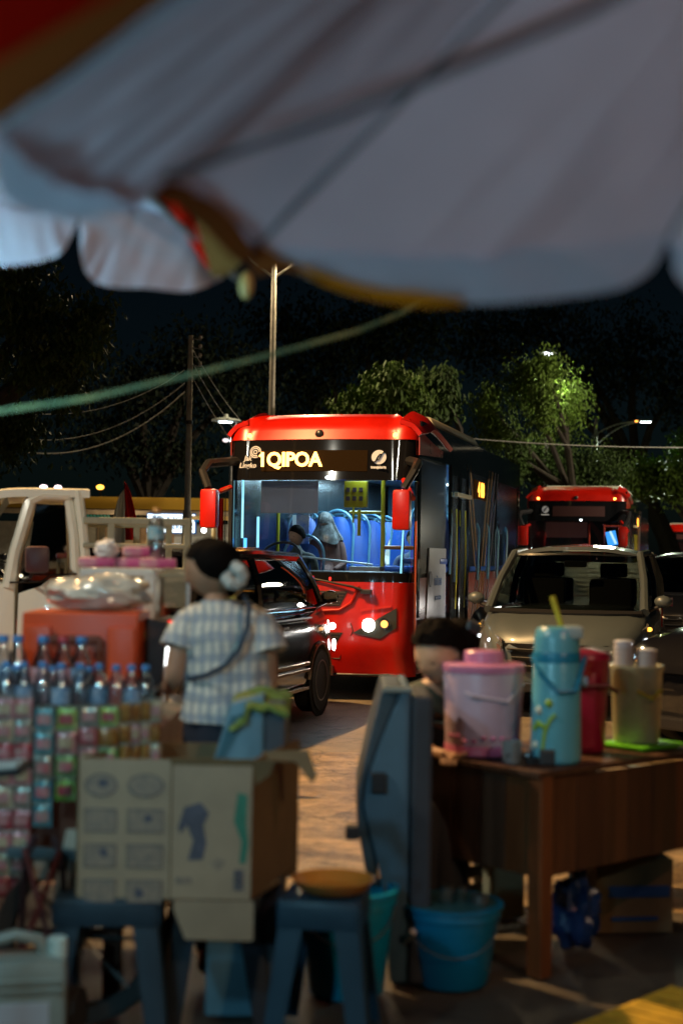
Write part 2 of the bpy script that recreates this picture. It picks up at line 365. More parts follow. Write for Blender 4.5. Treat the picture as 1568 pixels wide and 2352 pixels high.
# ------------------------------------------------------------------ lamp posts, poles, wires
POLE = M('painted_pole', (.42, .38, .33), .5, metal=.2, var=.2)
LEDW = E('led_white', (.85, .97, 1.0), 25)
def centre_post():
    p = at(618, 1290, 29); t = thing('street_lamp', 'tall pale lamp post with a forked top rising behind the front bus', 'street lamp', (p.x, p.y, 0))
    h = at(624, 604, 29).z
    MB().tube([(0, 0, 0), (0, 0, 3), (0, 0, h)], [.085, .07, .05], 12).build('pole', POLE, t, smooth=True)
    for s, dx in ((-1, 1.25), (1, .55)):
        a = MB(); a.tube([(0, 0, h - .3), (s * .45, 0, h + .05), (s * dx, 0, h + .9 * dx)], .028, 8).build('arm', POLE, t, smooth=True)
        hd = MB().lathe([(.02, .08), (.12, .05), (.22, 0), (.2, -.03)], (s * dx, 0, h + .9 * dx), 14).build('lamp_head', GREYMETAL, t, smooth=True)
        MB().lathe([(.17, -.035), (.17, -.03)], (s * dx, 0, h + .9 * dx), 14).build('lens', E('sodium_lens', SODIUM, 12), hd)
        l = lamp('lamp', 'SPOT', (s * dx, 0, h + .9 * dx - .2), 900, (1, .78, .45), t, .12, rot=(R(-20), 0, 0), spot=150, blend=.6)
    MB().lathe([(.17, 0), (.17, .05), (.10, .12), (.09, .3)], (0, 0, 0), 12).build('base', POLE, t, smooth=True)
centre_post()
def util_pole():
    p = at(428, 1290, 26); h = at(430, 770, 26).z; Y = 26; s = F / Y
    t = thing('utility_pole', 'slim concrete utility pole left of the front bus', 'pole', (p.x, p.y, 0))
    MB().tube([(0, 0, 0), (0, 0, 1.7), (0, 0, 2.25), (0, 0, 2.3), (0, 0, h)], [.10, .095, .085, .06, .045], 12).build('post', M('pole_concrete', (.36, .34, .29), .8, var=.25, bump=.3), t, smooth=True)
    MB().tube([(0, 0, h - 1.62), (0, 0, h - 1.55)], .065, 10).build('collar', BLACK, t)
    MB().tube([(-.05, -.05, 2.0), (.10, -.06, 2.02), (.07, .05, 2.1)], .015, 6).build('clamp', GREYMETAL, t)
    for k in range(5):
        z = h - .06 - k * .16; mb = MB(); mb.tube([(.03, 0, z), (.2, 0, z - .02)], .012, 6); mb.build('bracket', GREYMETAL, t)
        MB().lathe([(.03, 0), (.035, .03), (.02, .06)], (.18, 0, z), 8).build('insulator', M('ceramic', (.5, .45, .4), .3), t, smooth=True)
util_pole()
def wire(name, label, pts, r, mat, sag=0, group='overhead cables'):
    a = Vector(pts[0]); mb = MB()
    P = []
    if len(pts) == 2:
        A, B = Vector(pts[0]), Vector(pts[1]); 
        for k in range(25):
            u = k / 24; q = A.lerp(B, u); q.z -= sag * 4 * u * (1 - u); P.append(q)
    else: P = pts
    mb.tube([Vector(p) - a for p in P], r, 6)
    o = mb.build(name, mat, smooth=True); o.location = a; tag(o, label, 'cable', group); return o
CABLE = M('cable_grey', (.28, .27, .24), .5)
wire('overhead_cable', 'thin cable sagging across the far left, topmost of three', [at(-120, 900, 22), at(424, 850, 26)], .008, CABLE, .55)
wire('overhead_cable', 'twisted pale cable sagging across the far left, middle of three', [at(-160, 935, 22), at(424, 880, 26)], .011, CABLE, .75)
wire('overhead_cable', 'bright thick cable sagging across the far left, lowest of three', [at(-160, 950, 22), at(424, 900, 26)], .013, M('cable_light', (.5, .48, .42), .45), .85)
wire('overhead_cable', 'straight thin cable running right above the second bus', [at(1000, 1000, 30), at(1700, 1026, 31)], .012, CABLE, .1)
for k in range(3):
    wire('overhead_cable', ('upper', 'middle', 'lower')[k] + ' of three thin stay wires sloping from the utility pole towards the bus', [at(436, 790 + 32 * k, 26), at(600, 1010 + 40 * k, 34)], .008, CABLE, .2, 'stay wires of the utility pole')
for k in range(2):
    wire('overhead_cable', ('upper', 'lower')[k] + ' of two pale wires crossing right of the second bus', [at(1480, 1125 + 12 * k, 44), at(1700, 1150 + 14 * k, 44)], .02, M('cable_light', (.5, .48, .42), .45), .1, 'wires above the third bus')
def park_lamp():
    Y = 30; c = at(516, 962, Y); t = thing('park_lamp', 'disc shaded park lamp glowing white left of the bus roof', 'street lamp', (c.x + .15, c.y, 0)); z = c.z
    MB().tube([(0, 0, 0), (0, 0, z - .42)], [.05, .035], 10).build('pole', GREYMETAL, t, smooth=True)
    MB().lathe([(.04, .1), (.06, .03), (.3, -.01), (.31, -.05), (.1, -.06)], (-.12, 0, z), 20).build('shade', M('shade_grey', (.25, .28, .28), .5), t, smooth=True)
    a = MB(); a.tube([(0, 0, z - .42), (-.01, 0, z - .3), (.1, 0, z - .1), (.08, 0, z - .03)], .018, 6); a.tube([(.04, 0, z - .42), (.03, 0, z - .3), (.15, 0, z - .1)], .018, 6); a.build('arm', M('arm_white', (.6, .65, .65), .4), t, smooth=True)
    MB().lathe([(.15, -.075), (.15, -.062)], (-.14, 0, z), 16).build('lens', E('lens_park', (.75, .95, 1), 9), t)
    MB().sphere((-.12, -.02, z - .45), (.07, .05, .045)).sphere((.08, -.02, z - .45), (.07, .05, .045)).build('floodlight', E('flood_pink', (1, .85, .85), 1.2), t, smooth=True)
    MB().lathe([(.02, -.2), (.06, -.06), (.03, 0)], (0, 0, z - .42), 10).build('finial', GREYMETAL, t, smooth=True)
    l = lamp('lamp', 'SPOT', (-.14, 0, z - .2), 80, (.7, .92, 1), t, .1, rot=(0, 0, 0), spot=130, blend=.6)
park_lamp()
def right_lamp():
    Y = 44; t0 = at(1365, 1286, Y); t = thing('street_lamp', 'curved arm street lamp glowing white above the second bus', 'street lamp', (t0.x, t0.y, 0))
    zt = at(1365, 960, Y).z; e = at(1470, 968, Y) - Vector(t.location); j = at(1366, 1003, Y) - Vector(t.location)
    MB().tube([(0, 0, 0), (0, 0, zt)], [.09, .055], 10).build('pole', GREYMETAL, t, smooth=True)
    for o_ in (0, .22):
        P = [];
        for k in range(9):
            u = k / 8; P.append(Vector((j.x + (e.x - j.x) * u + (-.1 + o_) * (1 - u), 0, j.z + (e.z - j.z) * (1 - (1 - u) ** 2.2) - o_ * .8 * (1 - u))))
        MB().tube(P, .03, 6).build('arm', GREYMETAL, t, smooth=True)
    MB().box((e.x + .12, 0, e.z + .03), (.5, .2, .07), taper=.7).build('lamp_head', GREYMETAL, t, bevel=.01)
    MB().box((e.x + .17, 0, e.z - .015), (.3, .16, .02)).build('lens', E('lens_right', (.85, .97, 1), 14), t)
    MB().box((e.x - .14, -.1, e.z), (.08, .03, .05)).build('marker', E('amber_marker', (1, .35, .05), 4), t)
    lamp('lamp', 'SPOT', (e.x + .17, -.1, e.z - .06), 2600, (.82, 1, .72), t, .15, rot=(R(-12), 0, 0), spot=150, blend=.4)
right_lamp()
def tree_lamp():
    c = at(1256, 812, 36.5); t = thing('street_lamp', 'white lamp glimmering through leaves of the tall creeper tree', 'street lamp', (c.x, c.y, 0)); z = c.z
    MB().tube([(0, 0, 0), (0, 0, z)], [.09, .06], 8).build('pole', GREYMETAL, t, smooth=True)
    hd = MB().lathe([(.03, .12), (.2, .05), (.24, 0)], (0, -.1, z), 14).build('lamp_head', GREYMETAL, t, smooth=True)
    MB().sphere((0, -.14, z - .04), (.12, .08, .06)).build('lens', E('lens_tree', (.9, .97, 1), 10), hd, smooth=True)
    lamp('lamp', 'POINT', (0, -.9, z - .9), 170, (.95, 1, .55), t, .15)
tree_lamp()
# ------------------------------------------------------------------ shops on the left
def shops():
    Y = 34; s = F / Y
    A = at(-100, 1262, Y); B = at(540, 1272, Y); W = B.x - A.x; cx = (A.x + B.x) / 2
    t = thing('shop_row', 'low shop building with peeling yellow fascia behind the truck', 'building', (cx, Y, 0))
    wall = M('shop_wall', (.42, .40, .33), .8, var=.2); 
    MB().box((0, .1, 1.1), (W, .2, 2.2)).build('wall', wall, t)
    ym = M('yellow_fascia', (.42, .24, .015), .7, col2=(.05, .04, .02), vs_=1.6); 
    nt = ym.node_tree
    for n in nt.nodes:
        if n.type == 'VALTORGB': n.color_ramp.elements[0].position = .30; n.color_ramp.elements[1].position = .36
    MB().box((0, -.2, 2.66), (W, .4, .28)).build('fascia', ym, t)
    MB().box((0, -.4, 2.46), (W, .9, .06)).build('eave', M('eave_brown', (.16, .11, .07), .8, var=.4, vs_=5), t, bevel=.01)
    MB().box((0, -.84, 2.42), (W, .05, .10)).build('gutter', M('gutter', (.28, .22, .15), .6, var=.4, vs_=6), t)
    x = lambda px: (px - 784) * Y / F - cx
    for px in (250, 300): 
        MB().box((x(px), -.05, 1.75), (.5, .08, .8)).build('shutter', M('shutter_tan', (.35, .25, .15), .7, var=.2), t)
    # tan doors
    for k in range(5):
        MB().box((x(285) + k * .27, -.06, 1.2), (.25, .05, 2.1)).build('door_panel', M('door_tan', (.40, .26, .13), .7, var=.15), t, bevel=.005)
    for k in range(9):
        MB().box((x(198) + k * .08, -.5, 2.27), (.05, .5, .02), rot=Matrix.Rotation(R(-20), 3, 'X')).build('awning_slat', M('teal', (.03, .35, .33), .5), t)
    MB().box((x(430), -.04, 1.55), (1.3, .06, .7)).build('panel', M('cream', (.6, .6, .5), .6), t)
    for k in range(3): MB().box((x(430) + .15, -.09, 1.72 - k * .055), (.45, .03, .025)).build('vent_slat', BLACK, t)
    MB().tube([(x(500), -1.0, 0), (x(500), -1.0, 2.35)], .05, 8).build('post', M('post_gold', (.5, .33, .12), .5), t, smooth=True)
    MB().box((x(495), -1.0, 2.32), (1.0, .08, .09)).build('beam', M('post_gold', (.5, .33, .12), .5), t)
    MB().box((x(500), -.3, 1.3), (.9, .05, 1.2)).build('counter', M('cream', (.6, .6, .5), .6), t)
    lb = MB().tube([(x(365), -.78, 2.37), (x(430), -.78, 2.37)], .025, 8).build('tube_light', E('tube_pinkwhite', (1, .85, .85), 7), t)
    lamp('lamp', 'POINT', (x(400), -1.0, 2.2), 110, (.9, .97, 1), t, .2)
    lamp('lamp', 'POINT', (x(300), -1.6, 2.1), 25, (1, .75, .45), t, .2)
    # lightbox sign
    c = at(393, 1202, Y - 1.0); sg = thing('shop_sign', 'white lightbox shop sign with blue lettering reading MIE & SOTO THERESIA', 'sign', c)
    Wd = 108 * (Y - 1) / F; H = 42 * (Y - 1) / F
    MB().box((0, .1, 0), (Wd + .06, .16, H + .06)).build('housing', M('sign_blue', (.02, .10, .35), .4), sg, bevel=.01)
    MB().box((0, .0, 0), (Wd, .05, H)).build('face', E('sign_face', (.85, .97, 1), 2.4), sg)
    blue = E('sign_letter', (.0, .22, .55), .7)
    text('lettering', 'MIE & SOTO M', .16, blue, sg, (.12, -.032, .09), bold=.004)
    text('lettering', 'THERESIA', .16, blue, sg, (.16, -.032, -.09), bold=.004)
    for k in range(3): MB().tube([(-.5 + k * .07 + .05 * math.cos(a), -.03, .1 + .06 * math.sin(a)) for a in [R(60 + 24 * q) for q in range(10)]], .008, 5).build('emblem', blue, sg)
    c = at(468, 1218, Y - 1.1); wl = thing('wall_lamp', 'small white bulb lamp beneath the shop eave', 'lamp', c)
    MB().sphere((0, 0, 0), .06).build('bulb', E('bulb_white', (1, .97, .9), 14), wl, smooth=True); MB().tube([(0, 0, .05), (0, 0, .3)], .01, 6).build('cord', BLACK, wl)
shops()
REDC = fabric_mat('flag_red', (.55, .02, .015), .2); WHC = fabric_mat('flag_white', (.8, .78, .68), .2)
def flag():
    Y = 27; c = at(284, 1235, Y); t = thing('flag', 'furled red and white flag on a thin pole left of the utility pole', 'flag', (c.x, c.y, 0))
    z0 = at(284, 1240, Y).z; z1 = at(284, 1108, Y).z; s = F / Y
    MB().tube([(0, 0, 0), (0, 0, z1 + .05)], .012, 6).build('pole', BLACK, t)
    def fld(x0, x1, zt, zb, k): return lambda u, v: ((x0 + (x1 - x0) * u) * (1 - v) ** .55 * 1.0 + .0, .03 * math.sin(u * 9 + k + v * 3) - .02, zb + (zt - zb) * v)
    MB().grid(fld(-.02, .30, z1, z0, 0), 10, 12, thick=.006).build('red_cloth', REDC, t, smooth=True)
    MB().grid(fld(-.34, .04, z1 - .12, z0 - .45, 1), 10, 12, thick=.006).build('white_cloth', WHC, t, smooth=True)
    c = at(516, 1240, Y); t = thing('flag', 'narrow red banner hanging just left of the front bus', 'flag', (c.x, c.y, 0))
    MB().tube([(0, 0, 0), (0, 0, 2.75)], .012, 6).build('pole', BLACK, t)
    MB().grid(lambda u, v: (-.03 - .11 * u, .02 * math.sin(u * 9), 1.3 + 1.25 * v), 6, 8, thick=.006).build('red_cloth', REDC, t, smooth=True)
flag()
def tiny():
    for px, py, col, lab in ((100, 1119, (1, .75, .8), 'pinkish white far lamp just above the truck roof, left one of two'), (133, 1120, (1, .75, .8), 'pinkish white far lamp just above the truck roof, right one of two'), (230, 1119, (1, .45, .05), 'tiny amber far lamp above the truck pillar')):
        c = at(px, py, 60); t = thing('distant_lamp', lab, 'lamp', (c.x, c.y, 0), group='far lamps on posts')
        MB().sphere((0, 0, c.z), (.16, .1, .10)).build('lens', E('far_' + ('amber' if col[1] < .5 else 'pink'), col, 5), t, smooth=True)
        MB().tube([(0, .1, 0), (0, .1, c.z)], .05, 6).build('pole', BLACK, t)
tiny()
# ------------------------------------------------------------------ people
def body_mesh(name, joints, edges, mat, parent, sub=2, world=True, root=0):
    """joints: list of (position, radius or (rx, ry)); grown with a Skin modifier and baked to one mesh"""
    me = bpy.data.meshes.new(name); inv = wm(parent).inverted() if world else Matrix.Identity(4)
    me.from_pydata([tuple(inv @ Vector(j[0])) for j in joints], edges, [])
    o = bpy.data.objects.new(name, me); COL.objects.link(o)
    sk = o.modifiers.new('s', 'SKIN'); sk.use_smooth_shade = True
    if not me.skin_vertices:
        bm = bmesh.new(); bm.from_mesh(me); bm.verts.layers.skin.verify(); bm.to_mesh(me); bm.free()
    for i, j in enumerate(joints):
        r = j[1]; me.skin_vertices[0].data[i].radius = r if isinstance(r, tuple) else (r, r); me.skin_vertices[0].data[i].use_root = (i == root)
    ss = o.modifiers.new('ss', 'SUBSURF'); ss.levels = sub; ss.render_levels = sub
    dg = bpy.context.evaluated_depsgraph_get(); ev = o.evaluated_get(dg); m2 = bpy.data.meshes.new_from_object(ev)
    bpy.data.objects.remove(o); m2.name = name; m2.materials.clear(); m2.materials.append(mat)
    m2.polygons.foreach_set('use_smooth', [True] * len(m2.polygons))
    o = bpy.data.objects.new(name, m2); COL.objects.link(o); o.parent = parent; return o
def head_mesh(name, c, size, fwd, parent, skin, hair=None, hair_style='short', world=True, tilt=0):
    """a head of height size centred on c, facing fwd: skull with brow, nose, lips, chin, eyes and ears, and a hair cap"""
    fwd = Vector(fwd).normalized(); up = Vector((0, 0, 1)); up = (up - fwd * up.dot(fwd)).normalized(); right = fwd.cross(up)
    B = Matrix((right, fwd, up)).transposed(); c = Vector(c); h = size / 2
    def P(x, y, z): return c + B @ Vector((x, y, z)) * h
    mb = MB()
    def skull(u, v):
        th = u * 2 * math.pi; ph = v * math.pi; x = math.sin(th) * math.sin(ph); y = math.cos(th) * math.sin(ph); z = math.cos(ph)
        wx = .70 - .16 * max(0, -z) ** 1.5; wy = .86
        yy = y * wy + (.05 if y > 0 else -.02); zz = z
        if z < -.1 and y < 0: yy *= 1 - .55 * min(1, (-z - .1) * 1.1)
        f = max(0, y)
        yy += f * f * (.16 * math.exp(-((z + .12) / .16) ** 2) * math.exp(-(x / .13) ** 2))     # nose
        yy += f * f * (.05 * math.exp(-((z + .45) / .07) ** 2) * math.exp(-(x / .22) ** 2))     # lips
        yy += f * .07 * math.exp(-((z + .82) / .16) ** 2) * math.exp(-(x / .3) ** 2)            # chin
        yy += f * .04 * math.exp(-((z - .16) / .08) ** 2)                                        # brow
        yy -= f * .07 * math.exp(-((z - .02) / .09) ** 2) * (math.exp(-((abs(x) - .3) / .14) ** 2))
        return P(x * wx, yy, zz)
    mb.grid(skull, 36, 26)
    for s in (-1, 1): mb.sphere(P(s * .70, -.03, -.08), (h * .05, h * .12, h * .2), 8, 6, rot=B)
    o = mb.build(name, skin, parent, world=world, smooth=True, auto=80)
    e = MB()
    for s in (-1, 1): e.sphere(P(s * .28, .76, .02), (h * .11, h * .06, h * .05), 8, 6, rot=B)
    e.build('eyes', M('eye_dark', (.05, .04, .04), .2), o if False else parent, world=world, smooth=True)
    mo = MB().sphere(P(0, .86, -.46), (h * .2, h * .05, h * .05), 8, 6, rot=B); mo.build('mouth', M('lips', (.22, .07, .06), .5), parent, world=world, smooth=True)
    if hair:
        def cap(u, v):
            th = u * 2 * math.pi; lim = .60
            fr = max(0, math.cos(th)); ph = v * math.pi * ((.49 + .24 * max(0, -math.cos(th)) - .19 * fr ** .6) if hair_style in ('fluffy', 'long') else (lim - (.26 if hair_style != 'hijab' else .2) * fr ** .7))
            x = math.sin(th) * math.sin(ph); y = math.cos(th) * math.sin(ph); z = math.cos(ph)
            k = 1.10 + .04 * noise.noise(Vector((x * 4, y * 4, z * 4)))
            if hair_style == 'fluffy': k += .07 + .05 * noise.noise(Vector((x * 13, y * 13 + 4, z * 9))) + .07 * noise.noise(Vector((x * 5 + 3, y * 5, z * 5)))
            wy = .90; yy = y * wy; 
            return P(x * .74 * k, yy * k, z * k + .02)
        hb = MB().grid(cap, 40, 18, thick=h * .04)
        ho = hb.build('hair', hair, parent, world=world, smooth=True, auto=80)
    return o
def hand_joints(wrist, dirv, side, J, Ed, base, s=1.0):
    """adds palm and five bent fingers to a joint list"""
    d = Vector(dirv).normalized(); sd = Vector(side).normalized(); n = d.cross(sd); w_ = Vector(wrist)
    J.append((w_ + d * .045 * s, (.030 * s, .016 * s))); p = len(J) - 1; Ed.append((base, p))
    for k, (off, L) in enumerate(((-.030, .060), (-.010, .072), (.010, .068), (.028, .052))):
        a = w_ + d * .085 * s + sd * off * s
        J.append((a, .0085 * s)); Ed.append((p, len(J) - 1)); J.append((a + d * L * .55 * s + n * .008, .008 * s)); Ed.append((len(J) - 2, len(J) - 1))
        J.append((a + d * L * .85 * s + n * .028 * s, .0065 * s)); Ed.append((len(J) - 2, len(J) - 1))
    J.append((w_ + d * .04 * s - sd * .045 * s + n * .01, .010 * s)); Ed.append((p, len(J) - 1)); J.append((w_ + d * .075 * s - sd * .06 * s + n * .02, .008 * s)); Ed.append((len(J) - 2, len(J) - 1))

# ------------------------------------------------------------------ bus
RED = M('bus_red', (.42, .006, .001), .34, coat=.25, var=.30, vs_=1.3)
REDD = M('bus_red_side', (.30, .03, .015), .3, coat=.3, var=.25, vs_=2)
GLOSSBLK = M('gloss_black', (.006, .006, .007), .08, coat=.5)
BUSGL = glass('bus_windscreen', (.93, .97, 1), .05, .04)
SIDEGL = glass('bus_side_glass', (.75, .85, .95), .05, .20, spec=.7)
def bus(name, label, group, x, y, yaw, L=8.4, lit=True, simple=False):
    t = thing(name, label, 'bus', (x, y, 0), R(-yaw), group)
    hw, rc, bow = 1.06, .26, .10; fx = hw - rc
    def plan(s):
        sg = -1 if s < 0 else 1; a = abs(s)
        if a <= 1: return sg * fx * a, bow * a * a
        if a <= 2:
            q = (a - 1) * math.pi / 2; return sg * (fx + rc * math.sin(q)), bow + (rc + .05) * (1 - math.cos(q)) + .0
        return sg * hw, bow + rc + .05 + (a - 2)
    zl = [0, .23, .55, 1.3, 2.35, 2.78, 2.92, 3.03, 3.10, 3.13]; ll = [.12, .10, .0, .03, .12, .17, .24, .38, .65, 1.0]
    def lean(z): return float(np.interp(z, zl, ll))
    def S(s, z, off=0, zz=None):
        px, py = plan(s); a = abs(s); wgt = 1 if a <= 1 else max(0, 1 - (a - 1)) ** .8 if a < 2 else 0
        k = 1 - .10 * max(0, (z - 2.75) / .35) ** 2 * 1.0
        if z > 2.79 and .7 < a <= 2: z = z - (z - 2.79) * .36 * min(1, (a - .7) / .9) ** 1.6
        p1, q1 = plan(s + .01); p0, q0 = plan(s - .01); tx, ty = p1 - p0, q1 - q0; l = math.hypot(tx, ty); nx, ny = ty / l, -tx / l
        return Vector((px * k + nx * off, py + lean(z) * wgt + ny * off, z))
    def xs(x_): 
        a = abs(x_); sg = -1 if x_ < 0 else 1
        return sg * (a / fx if a <= fx else 1 + math.asin(min(1, (a - fx) / rc)) / (math.pi / 2))
    def band(nm, s0, s1, z0, z1, ns, nz, off, m, th=.02, zf=None, parent=t, **k):
        return MB().grid(lambda u, v: S(s0 + (s1 - s0) * u, (z0 + (z1 - z0) * v) if not zf else zf(u, v), off), ns, nz, thick=th).build(nm, m, parent, smooth=True, **k)
    def quad(nm, pts, off, m, n=8, parent=t, th=.012):
        a, b, c, d = [Vector((p[0], p[1])) for p in pts]
        def f(u, v):
            p = (a * (1 - u) + b * u) * (1 - v) + (d * (1 - u) + c * u) * v; return S(xs(p.x), p.y, off)
        return MB().grid(f, n, max(2, n // 2), thick=th).build(nm, m, parent, smooth=True, auto=60)
    # --- front
    band('front_panel', -2, 2, .23, 1.24, 40, 14, 0, RED)
    band('cowl_band', -2, 2, 1.243, 1.34, 40, 2, -.003, GLOSSBLK)
    band('front_dome', -2, 2, 2.78, 3.13, 44, 10, .012, RED, .02)
    band('header_band', -2, 2, 2.335, 2.777, 40, 6, 0, GLOSSBLK)
    band('windscreen', -1.85, 1.85, 1.343, 2.332, 30, 6, -.012, BUSGL, .0)
    for s in (-1, 1): band('corner_pillar', s * 1.86, s * 2.05, 1.343, 2.332, 3, 4, 0, BLACK, .03)
    # dome wings that run back over the side like a hoop
    for s in (-1, 1):
        mb = MB()
        def hoop(u, v):
            yy = .32 + 1.85 * u; top = 2.96 + .15 * math.sin(min(1, u / .38) * math.pi / 2) ** 1.3 - .42 * max(0, u - .38) ** 1.25; h = .14 + .10 * min(1, u * 4) - .14 * u
            return Vector((s * (hw * (.80 + .20 * (1 - v) ** .45) + .008), yy, top - h * (1 - v)))
        mb.grid(hoop, 16, 3, thick=.05, flip=s > 0).build('roof_hoop', RED, t, smooth=True)
        MB().grid(lambda u, v: Vector((s * (hw + .006), .36 + 1.3 * u, 2.62 + .06 * u + (.28 - .1 * u) * v * (1 - u * .6))), 8, 2, thick=.01, flip=s > 0).build('quarter_fairing', REDD, t, smooth=True)
        MB().box((s * (hw + .012), 1.05, 2.60), (.02, 1.1, .025)).build('chrome_strip', CHROME, t)
    # roof and air conditioning unit
    MB().grid(lambda u, v: Vector(((u - .5) * 2 * (hw - .02), .95 + (L - .95) * v, 2.96 + .12 * (1 - (2 * u - 1) ** 4))), 14, 6, thick=.05).build('roof', M('roof_beige', (.42, .40, .32), .5, var=.15), t, smooth=True)
    ac = MB().box((0, 3.5, 3.10), (1.95, 3.4, .20), taper=.88).build('aircon_unit', M('roof_beige', (.42, .40, .32), .5, var=.15), t, smooth=True, bevel=.06)
    # lamps
    am = E('amber_lamp', (1, .28, .04), 14)
    for s in (-1, 1):
        hs = MB().sphere(S(xs(s * .83), 2.83, .012), (.03, .015, .03)).build('marker_lamp', am, t, smooth=True)
    MB().lathe([(.05, -.02), (.045, .03), (.02, .05)], S(0, 2.84, 0), 12, axis='Y').build('camera_pod', BLACK, t, smooth=True)
    hl = []
    for s in (-1, 1):
        h = quad('headlight', [(s * .45, .70), (s * .73, .64), (s * .895, .76), (s * .895, .97)] if s > 0 else [(-.895, .76), (-.73, .64), (-.45, .70), (-.895, .97)], .014, M('lamp_housing', (.03, .028, .02), .25), 8)
        c1 = S(xs(s * .61), .785, .03); c2 = S(xs(s * .775), .80, .03)
        MB().lathe([(.070, 0), (.064, -.02), (.0, -.03)], c1, 20, axis='Y').build('main_lens', E('headlight_glow', (1, .93, .85), 26 if lit else .5) if s > 0 or simple else E('headlight_glow', (1, .93, .85), 26), h, smooth=True)
        MB().lathe([(.062, .0), (.056, -.015), (.04, .01)], c2, 20, axis='Y', cap=False).build('bezel', CHROME, h, smooth=True)
        MB().lathe([(.046, 0), (.0, -.02)], c2, 16, axis='Y').build('turn_lens', E('turn_glow', (1, .40, .08), 3), h, smooth=True)
        quad('lamp_trim', [(s * .52, .925), (s * .84, .975), (s * .84, 1.0), (s * .52, .955)], .022, M('bus_red_trim', (.5, .02, .01), .3), 6, parent=h)
    # grilles with slats, number plate, lower groove, crease
    for (nm, q) in (('upper_grille', [(-.30, .98), (.30, .98), (.38, 1.14), (-.38, 1.14)]), ('lower_grille', [(-.24, .54), (.24, .54), (.34, .70), (-.34, .70)])):
        gr = quad(nm, q, .008, M('grille_dark', (.02, .012, .01), .5), 8)
        for k in range(5):
            z = q[0][1] + (q[2][1] - q[0][1]) * (k + .5) / 5; xw = q[1][0] + (q[2][0] - q[1][0]) * (k + .5) / 5 - .02
            quad('slat', [(-xw, z - .006), (xw, z - .006), (xw, z + .006), (-xw, z + .006)], .02, M('slat_dark', (.05, .03, .025), .4), 8, parent=gr)
    MB().tube([S(xs(xx), zz, .02) for xx, zz in ((-.5, 1.20), (-.42, 1.02), (-.3, .94), (0, .92), (.3, .94), (.42, 1.02), (.5, 1.20))], .014, 6).build('crease', RED, t, smooth=True)
    MB().tube([S(xs(xx), zz, .004) for xx, zz in ((-.45, .72), (-.3, .42), (.3, .42), (.45, .72), (.42, .80))], .006, 5).build('panel_gap', BLACK, t)
    MB().tube([S(xs(xx), .25, -.01) for xx in np.linspace(-1.1, 1.1, 14)], .02, 6).build('bumper_lip', BLACK, t)
    MB().box((0, .06, .29), (.46, .03, .11)).build('number_plate', M('plate_dark', (.05, .02, .02), .5), t, bevel=.004)
    # wipers
    for a, b in (((-.1, 1.26), (.46, 1.14)),):
        MB().tube([S(xs(.60), 1.13, .05), S(xs(.44), 1.19, .06), S(xs(-.35), 1.33, .05)], [.022, .014, .009], 6).build('wiper', BLACK, t, smooth=True)
        MB().box(S(xs(.58), 1.14, .05), (.12, .05, .05)).build('wiper_pivot', BLACK, t, bevel=.01)
    for xx, zz in ((.0, 1.28), (.19, 1.27)):
        MB().sphere(S(xs(xx), zz, .02), (.012, .01, .02), 8, 6).build('washer_lamp', E('red_dot', (1, .03, .02), 3), t)
    # display
    if lit:
        d = quad('display', [(-.66, 2.43), (.54, 2.43), (.54, 2.66), (-.66, 2.66)], .006, M('display_dark', (.006, .003, .001), .8, emit=(1, .35, .04), es=.016, spec=.05), 12)
        o = text('lettering', '1QIPOA', .215, E('led_amber', (1, .44, .09), 8), d, S(xs(-.315), 2.55, .03), bold=.006, sx=.98, space=.96, ext=.004)
        o.rotation_euler = (R(90), 0, R(-2))
        MB().tube([S(xs(-.676), 2.596, .032), S(xs(-.648), 2.622, .032)], .011, 6).build('lettering', MATS['led_amber'], d)
        lt = M('print_white', (.5, .5, .5), .5, emit=(1, 1, 1), es=.10)
        o = text('lettering', 'Jak\nLingko', .078, lt, t, S(xs(-.825), 2.535, .02), bold=.0015, shear=.25); o.rotation_euler = (R(90), 0, R(-8))
        mb = MB()
        for r_ in (.02, .045, .065): mb.tube([S(xs(-.735 + r_ * math.cos(a)), 2.645 + r_ * math.sin(a) * .95, .018) for a in [R(20 * q) for q in range(int(16 if r_ > .03 else 19))]], .0065, 5)
        mb.build('emblem', lt, t)
    lt = M('print_white', (.5, .5, .5), .5, emit=(1, 1, 1), es=.10)
    lx = .66 if lit else -.66
    def disc(u, v): 
        a = u * 2 * math.pi; return S(xs(lx + .078 * v * math.cos(a)), 2.585 + .078 * v * math.sin(a), .012)
    em = MB().grid(disc, 20, 3).build('emblem', lt, t)
    for k in (-1, 1):
        MB().tube([S(xs(lx + k * .018 + (q - .5) * .09), 2.585 + k * .012 + .028 * math.sin((q - .5) * 5.5) + (q - .5) * .05, .022) for q in [i / 8 for i in range(9)]], .0075, 5).build('swoosh', GLOSSBLK, em)
    o = text('lettering', 'transjakarta', .042, lt, t, S(xs(lx), 2.475, .02), bold=.002, sx=.85)
    if not lit:
        quad('display', [(-.50, 2.44), (.62, 2.44), (.62, 2.66), (-.50, 2.66)], .006, M('display_off', (.05, .02, .02), .6, spec=.2), 10)
    MB().sphere(S(xs(.12), 2.36, .0), (.03, .012, .018), 8, 6).build('reflected_lamp', E('cool_dot', (.85, .95, 1), 7), t, smooth=True)
